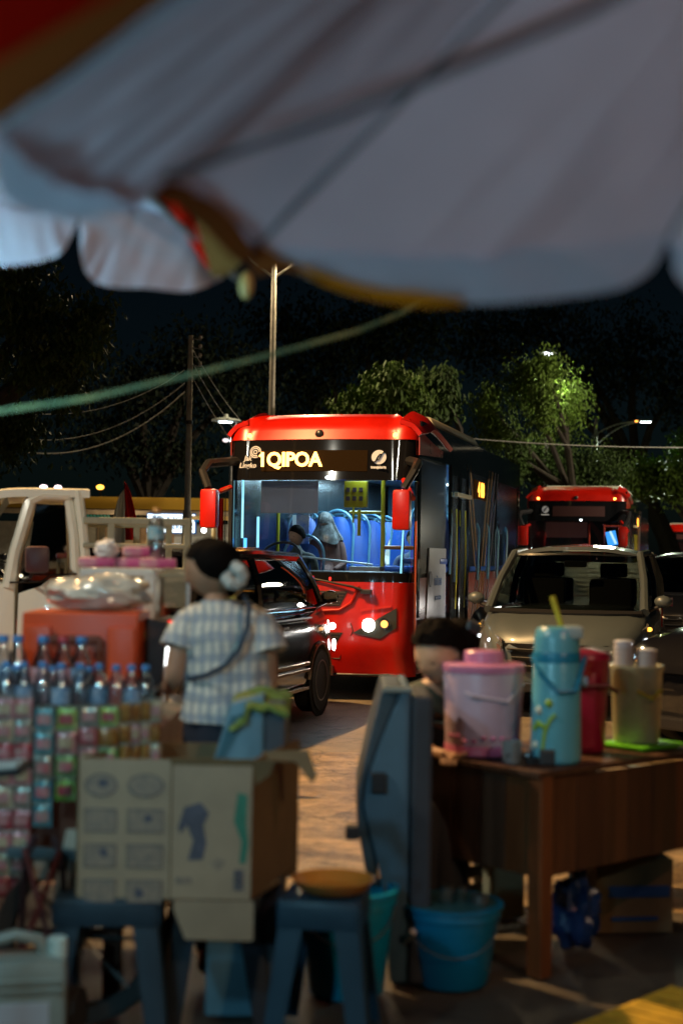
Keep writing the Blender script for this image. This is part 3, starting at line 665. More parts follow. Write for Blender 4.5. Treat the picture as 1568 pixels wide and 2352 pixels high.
    # mirrors
    for s in (-1, 1):
        mx_ = s * 1.05
        ar = MB().tube([S(s * 1.5, 2.55, 0), Vector((s * 1.16, -.12, 2.50)), Vector((s * 1.16, -.30, 2.40)), Vector((mx_ + s * .02, -.36, 2.22))], [.05, .05, .045, .04], 8).build('mirror_arm', BLACK, t, smooth=True)
        if s > 0: MB().tube([Vector((s * .98, .02, 2.33)), Vector((1.08, -.15, 2.2)), Vector((1.15, -.3, 2.12))], .03, 8).build('mirror_arm', RED, t, smooth=True)
        else: MB().tube([Vector((s * .98, .1, 2.25)), Vector((-1.12, -.2, 2.15))], .03, 8).build('mirror_arm', RED, t, smooth=True)
        m_ = MB().box((mx_, -.36, 2.0), (.19, .13, .42)).build('mirror', RED, t, smooth=True, bevel=.04)
        MB().box((mx_, -.29, 2.0), (.15, .012, .36)).build('mirror_glass', M('mirror_glass', (.6, .6, .6), .03, metal=1), m_)
    # --- sides
    y0 = bow + rc + .05
    for s in (1, -1):
        X = s * hw
        def sp(nm, ya, yb, za, zb, m, off=0., th=.02, parent=t, skew=(0, 0), bevel=0):
            c = [(ya, za), (yb, za), (yb + skew[1], zb), (ya + skew[0], zb)]
            mb = MB(); mb.prism([(p[0] * s, p[1]) for p in c], (X + s * off, 0, 0), (0, s, 0), (0, 0, 1), th * 1)
            return mb.build(nm, m, parent, bevel=bevel)
        sp('side_skirt', y0, 1.0, .25, .86, REDD); 
        # wheel arch gap 1.0 - 2.0 is covered with upper part only
        sp('lower_panel', y0, 2.05, .86, 1.32, REDD if True else RED)
        sp('lower_panel', 3.35, L, .30, 1.32, M('side_gloss', (.36, .08, .05), .22, coat=.25, var=.3, vs_=1.2))
        sp('cantrail', y0 + .1, L, 2.62, 3.00, GLOSSBLK, .004)
        sp('pillar', y0 - .02, y0 + .10, .86, 2.62, GLOSSBLK, .006)
        sp('side_window', y0 + .12, 2.05, 1.32, 2.62, SIDEGL, -.004, .006)
        sp('side_window', 3.40, 5.75, 1.32, 2.62, SIDEGL, -.004, .006)
        sp('side_window', 5.85, L - .15, 1.32, 2.62, SIDEGL, -.004, .006)
        sp('pillar', 5.74, 5.86, 1.32, 2.62, GLOSSBLK, .004); sp('pillar', L - .15, L, .3, 3.0, GLOSSBLK, .006)
        sp('belt_rail', y0, 2.05, 1.29, 1.335, GLOSSBLK, .008)
        if s > 0:
            sp('advert_panel', .85, 1.95, .80, 1.62, M('advert_grey', (.30, .31, .33), .35, var=.12), .016, .012, skew=(.12, 0))
            o = text('lettering', 'mitras', .17, M('advert_blue', (.03, .08, .20), .5), t, (hw + .022, 1.45, 1.25), rot=(R(90), 0, R(90)), bold=.004)
            o = text('lettering', 'JAKLINGKO', .07, M('advert_blue', (.03, .08, .20), .5), t, (hw + .022, 1.45, 1.05), rot=(R(90), 0, R(90)))
            MB().lathe([(.09, 0), (.09, .006)], (hw + .020, 1.02, 1.27), 14, axis='X').build('emblem', M('advert_black', (.02, .02, .03), .5), t)
            # doors, opened leaves standing proud of the side
            for (ya, yb) in ((2.12, 2.68), (2.72, 3.28)):
                d = sp('door', ya, yb, .35, 2.60, SIDEGL, .03, .012)
                for (a, b, c_, d_) in ((ya - .02, ya + .05, .33, 2.62), (yb - .05, yb + .02, .33, 2.62)): sp('door_frame', a, b, c_, d_, GLOSSBLK, .045, .04, parent=d)
                sp('door_frame', ya + .05, yb - .05, .33, .42, GLOSSBLK, .043, .04, parent=d); sp('door_frame', ya + .05, yb - .05, 2.5, 2.62, GLOSSBLK, .043, .04, parent=d)
                MB().tube([(hw + .08, ya + .12, .9), (hw + .08, ya + .2, 1.5), (hw + .08, ya + .14, 2.1)], .009, 6).build('door_rail', M('rail_yellow', (.50, .42, .02), .35), d, smooth=True)
                MB().tube([(hw + .06, yb - .09, .6), (hw + .06, yb - .09, 1.9)], .012, 6).build('door_rail', CHROME, d, smooth=True)
            MB().box((hw + .07, 2.75, 2.28), (.05, 1.0, .05)).build('door_bar', M('bar_beige', (.5, .42, .25), .4), t, bevel=.01)
            ds = sp('side_display', 3.95, 4.85, 2.30, 2.55, M('display_dark', (.05, .022, .006), .35), .012, .02)
            text('lettering', '4 88', .26, E('led_amber_side', (1, .35, .04), 4), ds, (hw + .018, 4.4, 2.42), rot=(R(90), 0, R(90)), bold=.012, sx=1.1)
            gold = M('stripe_gold', (.22, .115, .035), .45, var=.3)
            silver = M('stripe_silver', (.16, .14, .16), .4, metal=.2)
            def stripe(ya, za, yb, zb, m, wd=.055):
                mb = MB(); mb.prism([(ya, za), (ya + wd, za), (yb + wd, zb), (yb, zb)], (hw + .004, 0, 0), (0, 1, 0), (0, 0, 1), .004); mb.build('stripe', m, t)
            for k in range(2): stripe(4.05 + .22 * k, 1.35, 3.05 + .26 * k + .25, 2.72, gold, .09)
            for k in range(4): stripe(4.1 + .24 * k, .5, 5.15 + .26 * k, 2.74, (gold, gold, silver, silver)[k], .08)
            for k in range(2): stripe(3.6 + .2 * k, .45, 4.2 + .22 * k, 1.30, silver, .07)
            sp('corner_lamp_lower', y0, .95, .30, .84, M('side_glass_low', (.12, .03, .025), .1, coat=1), .006)
            MB().tube([(hw + .0, y0 - .10, .4), (hw + .0, y0 - .10, 1.9)], .012, 6).build('corner_trim', M('trim_redbrown', (.30, .06, .03), .3), t, smooth=True)
        else:
            sp('side_window', 2.05, 3.35, 1.32, 2.62, SIDEGL, -.004, .006); sp('lower_panel', 2.05, 3.35, .30, 1.32, REDD)
        for yc in (1.52, L - 2.1):
            if yc > 3 and s > 0: pass
            wh = MB().lathe([(.25, -.13), (.44, -.12), (.47, -.08), (.47, .08), (.44, .12), (.25, .13)], (X - s * .16, yc, .47), 28, axis='X').build('wheel', RUBBER, t, smooth=True)
            MB().lathe([(.0, .08 * s), (.12, .10 * s), (.2, .02 * s), (.27, .12 * s), (.28, .10 * s)], (X - s * .16, yc, .47), 20, axis='X', cap=False).build('rim', GREYMETAL, wh, smooth=True)
    MB().box((0, L - .02, 1.6), (2 * hw - .02, .06, 2.6)).build('rear_panel', REDD, t, bevel=.01)
    MB().box((0, (L + .6) / 2, .60), (2 * hw - .08, L - .7, .5)).build('underframe', BLACK, t)
    # --- interior
    FZ = .92
    MB().box((0, L / 2 + .25, FZ - .03), (2 * hw - .06, L - .6, .05)).build('cabin_floor', M('cabin_floor', (.07, .08, .10), .5), t)
    MB().box((0, L / 2 + .4, 2.66), (2 * hw - .1, L - 1.0, .03)).build('ceiling', M('cabin_ceiling', (.20, .26, .30), .5), t)
    if simple: 
        MB().box((-.22, .42, 2.15), (.9, .02, .34)).build('sun_visor', M('visor_pink', (.5, .22, .25), .7), t)
        rr = M('rail_red', (.6, .06, .02), .35)
        for a, b in (((-.35, 1.0, 1.0), (-.35, 1.0, 1.80)), ((-.35, 1.0, 1.80), (.22, 1.0, 1.83)), ((.22, 1.0, 1.0), (.22, 1.0, 2.3)), ((.55, 1, 1.4), (.55, 1, 2.3)), ((.55, 1, 2.25), (.95, 1, 2.25)), ((.05, 1, 1.8), (.05, 1, 1.5)), ((.22, 1, 1.66), (-.35, 1, 1.64))):
            MB().tube([a, b], .022, 8).build('rail', rr, t, smooth=True)
        MB().box((.72, .9, 1.98), (.22, .02, .32), rot=Matrix.Rotation(R(-12), 3, 'Y')).build('screen', E('screen_blue', (.05, .35, 1), 1.3), t)
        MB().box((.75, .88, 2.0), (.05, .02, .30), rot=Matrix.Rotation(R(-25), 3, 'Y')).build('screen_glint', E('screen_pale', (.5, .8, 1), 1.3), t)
        MB().box((0, .85, 1.36), (1.9, .5, .15)).build('dashboard', BLACK, t, bevel=.03)
        lamp('lamp', 'POINT', (.1, 1.7, 2.4), 5, (1, .25, .25), t, .15)
        return t
    SB = M('seat_blue', (.01, .075, .35), .4, var=.15, vs_=5); SF = M('seat_shell', (.10, .26, .36), .3)
    YL = M('rail_yellow', (.50, .42, .02), .35)
    def seat(sx_, sy_, wdt=.44, z=FZ, hgt=.62):
        f = MB().grid(lambda u, v: Vector((sx_ + (u - .5) * wdt * (1 - .25 * v ** 4), sy_ + .10 + .12 * v - .05 * math.sin(u * math.pi), z + .46 + v * hgt * (1 - .12 * (2 * u - 1) ** 4))), 10, 8, thick=.06).build('seat', SB, t, smooth=True)
        MB().box((sx_, sy_ - .12, z + .45), (wdt, .42, .07)).build('cushion', SB, f, bevel=.025, smooth=True)
        P = [Vector((sx_ - wdt / 2 - .01, sy_ + .16, z + .3))] + [Vector((sx_ - (wdt / 2 + .012) * math.cos(a), sy_ + .24, z + .46 + hgt * .75 + .24 * math.sin(a))) for a in [math.pi * k / 12 for k in range(13)]] + [Vector((sx_ + wdt / 2 + .01, sy_ + .16, z + .3))]
        MB().tube(P, .017, 8).build('grab_handle', SF, f, smooth=True)
        MB().tube([(sx_, sy_, z), (sx_, sy_, z + .42)], .04, 8).build('pedestal', GREYMETAL, f)
        return f
    for r_ in range(6):
        yy = 2.3 + r_ * .85
        for c_ in (-.85, -.42): seat(c_, yy, .40)
        for c_ in (.48, .88): seat(c_, yy, .38)
    seat(.86, 1.9, .46, FZ + .1, .66)
    ds_ = seat(-.50, 1.12, .46, FZ - .28, .55)
    # steering wheel, dash
    MB().box((-.1, .52, 1.28), (1.8, .40, .14)).build('dashboard', M('dash_grey', (.05, .055, .06), .5), t, bevel=.03)
    sw = MB().tube([Vector((-.55 + .23 * math.cos(a), .62 + .10 * math.sin(a), 1.50 + .16 * math.sin(a))) for a in [R(20 * k) for k in range(19)]], .016, 8).build('steering_wheel', BLACK, t, smooth=True)
    MB().box((-.40, .42, 2.16), (.66, .012, .36)).build('sun_visor', fabric_mat('visor_grey', (.55, .50, .52), .5, bump=.1), t)
    yb = MB().box((.20, 1.05, 2.22), (.27, .07, .30)).build('sign_box', M('box_yellow', (.55, .48, .02), .4), t, bevel=.01)
    for i in range(3):
        for j in range(2): MB().box((.115 + i * .075, 1.01, 2.27 - j * .10), (.042, .02, .05)).build('cutout', M('hole_dark', (.08, .05, .06), .6), yb)
    for (pts, r_, m_) in (
        ([(.47, 1.25, FZ), (.47, 1.25, 2.6)], .026, YL), ([(.07, 1.25, 2.02), (.47, 1.25, 2.02)], .018, YL), ([(.20, 1.2, 2.05), (.20, 1.2, 1.75)], .020, YL),
        ([(.13, 1.2, 2.1), (.13, 1.2, 1.9)], .012, YL),
        ([(.47, 1.25, 1.62), (.98, 1.25, 1.62)], .022, M('rail_orange', (.45, .14, .03), .35)),
        ([(.83, 1.5, 2.0), (.83, 1.5, 2.6)], .02, YL), ([(.93, 1.5, 2.0), (.93, 1.5, 2.6)], .014, YL), ([(.80, 1.5, 2.35), (1.0, 1.5, 2.35)], .014, YL), ([(.80, 1.5, 2.15), (1.0, 1.5, 2.15)], .014, YL),
        ([(.12, 4.8, FZ), (.12, 4.8, 2.6)], .018, YL), ([(.62, 6.4, 2.35), (.50, 6.4, 1.9)], .025, YL), ([(.72, 6.4, 2.0), (.66, 6.4, 1.85)], .02, YL),
        ([(.82, .75, 1.2), (.82, .75, 1.85)], .014, CHROME), ([(-.90, 1.6, 1.1), (-.90, 1.6, 2.6)], .02, YL), ([(-.92, .9, 1.2), (-.92, .9, 1.95)], .016, M('strip_cyan', (.2, .5, .6), .3, emit=(.35, .85, 1), es=1.2)),
        ([(-.99, .55, 1.7), (-.99, .55, 2.35)], .014, M('strip_cyan', (.2, .5, .6), .3, emit=(.35, .85, 1), es=1.2)), ([(-.97, .6, 1.25), (-.97, .6, 1.70)], .02, E('strip_blue', (.1, .45, 1), 2.2)),
        ([(.8, .72, 1.22), (.83, .72, 1.88)], .010, M('strip_cyan', (.2, .5, .6), .3, emit=(.35, .85, 1), es=1.2)),
        ([(-.4, .9, 1.5), (.42, 1.0, 1.42)], .012, M('strip_pale', (.5, .6, .65), .3))):
        MB().tube(pts, r_, 8).build('rail', m_, t, smooth=True)
    MB().box((0, L - .35, 1.9), (2 * hw - .1, .05, 1.9)).build('rear_bulkhead', M('bulkhead', (.03, .10, .15), .5, var=.3), t)
    for xx in (.18, .50): MB().box((xx, L - .9, 2.30), (.12, .02, .26)).build('notice', M('notice_white', (.6, .75, .8), .6, emit=(.6, .85, 1), es=.15), t)
    for xx in (-.4, .1, .35, .8): MB().box((xx, L - .8, 1.95), (.05, .05, 1.3)).build('stanchion', M('stanchion_teal', (.05, .2, .28), .4), t)
    for k in range(3): 
        lt_ = MB().box((0, 2.2 + 2.2 * k, 2.635), (.25, 1.2, .015)).build('ceiling_light', E('ceiling_led', (.75, .93, 1), 7), t)
        lamp("lamp", "AREA", (0, 2.2 + 2.2 * k, 2.60), 52, (.50, .83, 1.0), t, rot=(0, 0, 0), size=.5, size_y=1.4)
    lamp('lamp', 'POINT', (.3, .95, 2.5), 5, (.6, .88, 1.0), t, .1)
    MB().box((.35, 1.0, 1.30), (.36, .25, .20)).build('fare_box', M('fare_grey', (.45, .47, .52), .5), t, bevel=.01)
    MB().box((-.62, 1.7, 1.75), (.16, .02, .5)).build('poster', M('poster_mix', (.5, .45, .5), .5, col2=(.05, .15, .5), vs_=6), t)
    MB().box((-.74, 1.8, 1.7), (.08, .02, .6)).build('poster', M('notice_white', (.6, .75, .8), .6, emit=(.6, .85, 1), es=.15), t)
    return t
BUS = bus('city_bus', 'red and black city bus with amber 1QIPOA display and brightly lit cabin', 'red city buses queuing', -.30, 15.4, 15.0, 8.2)
BUS2 = bus('city_bus', 'unlit red bus with pink sun visor behind the silver car', 'red city buses queuing', (1320 - 784) * 31 / F, 31, 15, 9.4, lit=False, simple=True)
c = copy_tree(BUS2); c.location = (15.2, 63, 0); c.rotation_euler = (0, 0, R(-15)); c['label'] = 'farthest red bus cut off by the right edge of the photo'
BUSM = wm(BUS)
def inbus(p): return BUSM @ Vector(p)
def passenger(label, x, y, z0, shirt, hairm, fwd=(0, -1, 0), hs=.22, style='short', skin=SKIN, group='people seated inside the front bus', scale=1, cat='person'):
    """z0: height of the hips"""
    t = thing('person', label, cat, inbus((x, y, z0)), R(-15), group)
    L_ = lambda a, b, c: Vector((a * scale, b * scale, c * scale))
    J = [(L_(0, .02, 0), (.15, .11)), (L_(0, 0, .18), (.14, .10)), (L_(0, -.01, .36), (.16, .10)), (L_(0, -.02, .45), .055), (L_(0, -.03, .52), .05),
         (L_(-.19, -.01, .37), .055), (L_(-.25, -.06, .12), .045), (L_(-.18, -.27, .04), .035), (L_(.19, -.01, .37), .055), (L_(.25, -.06, .12), .045), (L_(.18, -.27, .04), .035),
         (L_(-.10, -.35, .02), .08), (L_(-.10, -.42, -.38), .055), (L_(.10, -.35, .02), .08), (L_(.10, -.42, -.38), .055)]
    Ed = [(0, 1), (1, 2), (2, 3), (3, 4), (2, 5), (5, 6), (6, 7), (2, 8), (8, 9), (9, 10), (0, 11), (11, 12), (0, 13), (13, 14)]
    body_mesh('clothed_body', J, Ed, shirt, t, 2, world=False)
    head_mesh('head', L_(0, -.04, .62), hs, fwd, t, skin, hairm, style, world=False)
    if style == 'hijab':
        dr = MB().grid(lambda u, v: L_((.085 + .13 * v ** 1.3) * math.cos(u * 6.2832) * (1 + .12 * math.sin(u * 31)), -.03 + (.085 + .05 * v) * math.sin(u * 6.2832) - .02 * v, .66 - .28 * v + .03 * math.sin(u * 19 + 1) * v), 48, 8)
        dr.build('scarf_drape', hairm, t, smooth=True)
        jk = MB().grid(lambda u, v: L_((.20 + .07 * v + .012 * math.sin(u * 44)) * math.cos(u * 6.2832), -.01 + (.12 + .05 * v + .01 * math.sin(u * 37)) * math.sin(u * 6.2832), .42 - .46 * v), 48, 8)
        jk.build('coat', shirt, t, smooth=True)
    return t
CAMO = M('shirt_camo', (.06, .07, .06), .8, col2=(.02, .022, .02), vs_=18)
passenger('driver in dark patterned shirt behind the front bus windscreen', -.50, 1.10, 1.12, CAMO, HAIR, (-.5, -1, -.15), .23, group='people seated inside the front bus')
passenger('seated passenger in brown top and white headscarf behind the bus driver', -.40, 1.95, 1.30, M('brown_top', (.16, .075, .06), .8), M('scarf_white', (.17, .18, .18), .8, col2=(.03, .025, .02), vs_=14), (-.3, -1, -.6), .23, 'hijab')
passenger('passenger in cream jacket beside the yellow pole in the front bus', .40, 2.9, 1.36, M('jacket_cream', (.5, .48, .42), .8), M('scarf_white', (.17, .18, .18), .8, col2=(.03, .025, .02), vs_=14), (.2, -1, -.3), .21, 'hijab')
passenger('passenger in dark clothes near the fare box in the front bus', .60, 2.35, 1.12, M('dark_top', (.06, .08, .12), .8), HAIR, (0, -1, -.2), .21)
# ------------------------------------------------------------------ cars
# car frame: origin on the ground under the middle of the front bumper, +y runs to the rear, x to the sides
CARGL = glass('car_glass', (.26, .29, .28), .06, .02)
def car(name, label, x, y, yaw, paint, Lc=4.1, hw=.85, zb=.92, zr=1.60, hood=1.0, cowl=1.05, ws=(.75, 1.55), rearw=(3.55, 4.0), tw=.58, belt=.98, group='cars stuck in the queue', plate=None, headcol=.3, grille=True, roofbow=.05, lights=None):
    t = thing(name, label, 'car', (x, y, 0), R(-yaw), group)
    ST = [(0.0, .70, .62, .30), (.07, .80, .74, .22), (.25, .94, .86, .20), (.5, .985, zb - .05, .20), (ws[0], 1, zb + .02, .20), (1.3, 1, belt, .20), (2.2, 1, belt + .01, .20), (3.2, .99, belt + .03, .20), (Lc - .35, .96, belt + .03, .22), (Lc - .08, .88, belt - .02, .25), (Lc, .80, belt - .25, .35)]
    def sec(k, u):
        """u 0..1 from left sill over the top to the right sill"""
        yy, wf, zt, zl = ST[k]; h = hw * wf
        P = [(-h * .93, zl), (-h * .99, zl + .12), (-h, (zl + zt) / 2), (-h * .985, zt - .14), (-h * .93, zt - .04), (-h * .74, zt + .012), (-h * .36, zt + .035), (0, zt + .04)]
        P = P + [(-a, b) for a, b in P[-2::-1]]
        f = u * (len(P) - 1); i = min(int(f), len(P) - 2); r = f - i
        return Vector((P[i][0] * (1 - r) + P[i + 1][0] * r, yy - .10 * (1 - (P[i][0] / h) ** 2) * (1 if k < 3 else 0), P[i][1] * (1 - r) + P[i + 1][1] * r))
    n = len(ST); mb = MB(); nu = 28
    vs = [sec(k, i / nu) for k in range(n) for i in range(nu + 1)]; W = nu + 1
    fs = [(k * W + i, (k + 1) * W + i, (k + 1) * W + i + 1, k * W + i + 1) for k in range(n - 1) for i in range(nu)]
    c0 = len(vs); fr = [i for i in range(W)]; fs.append(tuple(fr)); fs.append(tuple((n - 1) * W + i for i in reversed(range(W))))
    mb.add(vs, fs); body = mb.build('body', paint, t, smooth=True, auto=50)
    # greenhouse
    yA, yB = ws; yC, yD = rearw; bw = hw * .93; bz = zb + .02
    def wsf(u, v):
        xx = (2 * u - 1); w_ = bw * .95 * (1 - v) + tw * v; cur = .16 * (1 - xx * xx)
        return Vector((xx * w_, yA + (yB - yA) * v - cur * (1 - .4 * v), bz + (zr - .06 - bz) * v + .03 * (1 - xx * xx) * v))
    MB().grid(wsf, 14, 8).build('windscreen', CARGL, t, smooth=True)
    MB().grid(lambda u, v: wsf(u, -.02 - .05 * v) + Vector((0, -.02 * v, .004)), 14, 1, thick=.02).build('cowl', BLACK, t, smooth=True)
    def roof(u, v):
        xx = 2 * u - 1; yy = (yB - .02) + (yC - yB + .04) * v; cur = .10 * (1 - xx * xx) * (1 - v)
        e = abs(xx) ** 4; return Vector((xx * (tw + .05), yy - cur, zr - .035 + roofbow * (1 - xx * xx) + .03 * math.sin(v * math.pi) - .05 * e))
    MB().grid(roof, 18, 12, thick=.04).build('roof', paint, t, smooth=True, auto=60)
    def rwf(u, v):
        xx = 2 * u - 1; w_ = bw * .92 * (1 - v) + (tw) * v; return Vector((xx * w_, yD - (yD - yC) * v + .1 * (1 - xx * xx), belt + (zr - .06 - belt) * v))
    MB().grid(rwf, 10, 6).build('rear_window', CARGL, t, smooth=True)
    for s in (-1, 1):
        A = Vector((s * bw * .985, yA - .02, bz - .01)); B = Vector((s * (tw + .02), yB, zr - .06)); C = Vector((s * (tw + .02), yC, zr - .05)); D = Vector((s * bw * .95, yD, belt))
        MB().tube([A, A.lerp(B, .5) + Vector((s * .02, 0, .01)), B], [.05, .042, .04], 8).build('pillar', paint, t, smooth=True)
        MB().tube([D, D.lerp(C, .5) + Vector((s * .03, 0, 0)), C], [.10, .09, .06], 8).build('pillar', paint, t, smooth=True)
        MB().tube([B, B.lerp(C, .5) + Vector((s * .03, 0, .02)), C], .04, 8).build('roof_rail', paint, t, smooth=True)
        ym = (yA + yD) / 2 + .1
        def side(y0, y1, u, v):
            yb_ = y0 + (y1 - y0) * u; yt = yB + (yC - yB) * max(0, min(1, (yb_ - yA) / (yD - yA)))
            return Vector((s * (bw * (1 - v) + (tw + .03) * v + .03 * math.sin(v * 3.1)), yb_ * (1 - v) + yt * v, belt * (1 - v) + (zr - .07) * v))
        for (a, b) in ((yA + .08, ym - .04), (ym + .04, yD - .1)):
            MB().grid(lambda u, v: side(a, b, u, v), 8, 6, flip=s < 0).build('side_window', CARGL, t, smooth=True)
        MB().tube([side(ym - .01, ym + .01, .5, v) for v in (0, .5, 1)], .035, 6).build('pillar', GLOSSBLK, t)
        MB().tube([side(yA + .05, yD - .1, u, 0) + Vector((s * .02, 0, .0)) for u in np.linspace(0, 1, 7)], .010, 6).build('belt_trim', CHROME, t)
        m_ = MB().sphere((s * (hw + .10), yA + .22, belt + .10), (.09, .06, .065), 12, 8).build('mirror', paint, t, smooth=True)
        MB().box((s * (hw + .13), yA + .285, belt + .10), (.13, .01, .09)).build('mirror_glass', M('mirror_glass', (.6, .6, .6), .03, metal=1), m_)
        MB().tube([(s * (hw - .05), yA + .2, belt), (s * (hw + .08), yA + .22, belt + .06)], .02, 6).build('mirror_arm', BLACK, t)
        # headlight and tail light
        def hlf(u, v):
            yy = .02 + .50 * u + (.05 if v > .5 else 0); xx = hw * (.62 + .34 * min(1, u * 1.25)); zz = .60 + .10 * u + (.12 + .07 * u) * v
            return Vector((s * (xx + .012), yy - .10 * (1 - u) * .6 - .02, zz))
        h = MB().grid(hlf, 8, 4, thick=.02, flip=s < 0).build('headlight', M('headlight_lens', (.25, .25, .24), .08, metal=.6, var=.5, vs_=14), t, smooth=True)
        for q, (cm, uu, vv) in enumerate(() if lights else ((E('hl_white', (.9, .95, 1), 1.5 * headcol * 3), .35, .5), (E('hl_red', (1, .05, .03), 1.2 * headcol * 3), .55, .3), (E('hl_amber', (1, .45, .05), 2 * headcol * 3), .95, .75), (E('hl_white', (.9, .95, 1), 1), .75, .35))):
            MB().sphere(hlf(uu, vv) + Vector((s * .01, -.012, 0)), (.028, .014, .022), 8, 6).build('lamp_facet', cm, h, smooth=True)
        MB().grid(lambda u, v: Vector((s * (hw * .97 + .004 - .06 * u), Lc - .32 + .28 * u, .72 + .26 * v)), 4, 4, thick=.02, flip=s < 0).build('tail_light', M('tail_red', (.4, .01, .01), .15), t, smooth=True)
        for yc in (.85, Lc - .75):
            r_ = .31
            MB().tube([Vector((s * (hw * 1.0 + .004), yc + (r_ + .05) * math.cos(a), r_ + (r_ + .05) * math.sin(a))) for a in [R(5 + 17 * k) for k in range(11)]], .022, 6).build('wheel_arch', BLACK if not lights else lights['arch'], t, smooth=True)
            MB().lathe([(.0, 0), (r_ + .045, 0), (r_ + .045, .012)], (s * (hw * .995) - (0 if s > 0 else .012), yc, r_), 24, axis='X').build('arch_liner', M('liner', (.004, .004, .004), .9), t)
            wh = MB().lathe([(.19, -.10), (r_ - .02, -.10), (r_, -.07), (r_, .07), (r_ - .02, .10), (.19, .10)], (s * (hw - .08), yc, r_), 28, axis='X').build('wheel', RUBBER, t, smooth=True)
            MB().lathe([(.195, .03 * s), (.20, .10 * s), (.185, .10 * s)], (s * (hw - .075), yc, r_), 24, axis='X', cap=False).build('rim', GREYMETAL, wh, smooth=True)
            sp_ = MB()
            for k in range(10):
                a = R(36 * k); a2 = a + R(7); c_ = Vector((s * (hw + .005), yc, r_))
                sp_.tube([c_ + Vector((0, .03 * math.cos(a), .03 * math.sin(a))), c_ + Vector((0, .19 * math.cos(a2), .19 * math.sin(a2)))], .012, 5)
            sp_.build('spokes', M('alloy', (.7, .6, .45), .35, metal=.8), wh); 
            MB().lathe([(0, 0), (.04, 0), (.035, .02)], (s * (hw + .0), yc, r_), 12, axis='X').build('hub_cap', CHROME, wh)
    if grille:
        g_ = MB().grid(lambda u, v: Vector(((u - .5) * hw * (1.25 - .35 * (1 - v)), -.115 + .10 * (2 * u - 1) ** 2 + .02 * v, .42 + .27 * v)), 12, 4, thick=.03).build('grille', M('grille_black', (.01, .01, .011), .3), t, smooth=True)
        for k in range(3):
            v = .2 + k * .3
            MB().tube([Vector(((u - .5) * hw * (1.2 - .35 * (1 - v)), -.150 + .10 * (2 * u - 1) ** 2 + .02 * v, .42 + .27 * v)) for u in np.linspace(0, 1, 9)], .010, 6).build('slat', M('slat_chrome', (.02, .02, .02), .6, spec=.3), g_, smooth=True)
        MB().tube([Vector((.05 * math.cos(a), -.17, .60 + .03 * math.sin(a))) for a in [R(30 * k) for k in range(13)]], .006, 5).build('emblem', CHROME, g_)
    MB().tube([sec(1, u) + Vector((0, -.03, 0)) for u in (0.05, .1)] , .01, 5).build('bumper_edge', BLACK, t)
    MB().box((0, -.02, .27), (hw * 1.5, .12, .10)).build('lower_intake', BLACK, t, bevel=.02)
    if plate:
        p_ = MB().box((0, -.18, .44), (.42, .02, .14)).build('number_plate', M('plate_white', (.5, .42, .38), .5), t, bevel=.004)
        text('lettering', plate, .10, M('plate_ink', (.06, .01, .01), .5), p_, (0, -.195, .44), bold=.002)
    # interior
    MB().box((0, yA + .30, belt - .06), (hw * 1.7, .45, .12)).build('dashboard', BLACK, t, bevel=.03)
    for s in (-1, 1):
        for yc in (yA + 1.15, yA + 2.0):
            st = MB().box((s * .36, yc, 1.00), (.46, .14, .62), rot=Matrix.Rotation(R(-10), 3, 'X')).build('seat', M('seat_black', (.005, .005, .005), .9), t, bevel=.05, smooth=True)
            MB().box((s * .36, yc + .07, 1.40), (.24, .09, .16)).build('headrest', M('seat_black', (.005, .005, .005), .9), st, bevel=.03, smooth=True)
    MB().box((0, yB - .10, zr - .17), (.24, .03, .07)).build('interior_mirror', BLACK, t, bevel=.01)
    return t
SILVER = M('paint_silver', (.078, .096, .104), .40, metal=.2, coat=.7)
BLKP = M('paint_black', (.008, .008, .010), .12, coat=.8, metal=.0)
CHAMP = M('trim_champagne', (.45, .33, .22), .2, metal=.8)
sil = car('parked_car', 'silver compact car facing the viewer behind the jugs and flask', 2.12, 14.0, 15, SILVER, 4.1, .86, zb=.98, zr=1.64, ws=(.70, 1.75), rearw=(3.6, 3.95), tw=.66, belt=1.00, plate='B 1264', headcol=.6)
# light tan shutter seen through the silver car's rear window belongs to a wall far behind it
blk = car('parked_car', 'glossy black car nosing in from the right in front of the silver car', 2.62, 11.1, 58, BLKP, 4.2, .86, zb=.98, zr=1.50, ws=(.9, 1.7), rearw=(3.5, 4.0), tw=.6, belt=.96, headcol=.5, grille=False)
drk = car('parked_car', 'dark car behind the silver car at the right edge', 5.3, 21.5, 14, M('paint_dark', (.012, .012, .013), .25, coat=.6), 4.2, .86, zb=1.0, zr=1.62, tw=.64, headcol=.1)
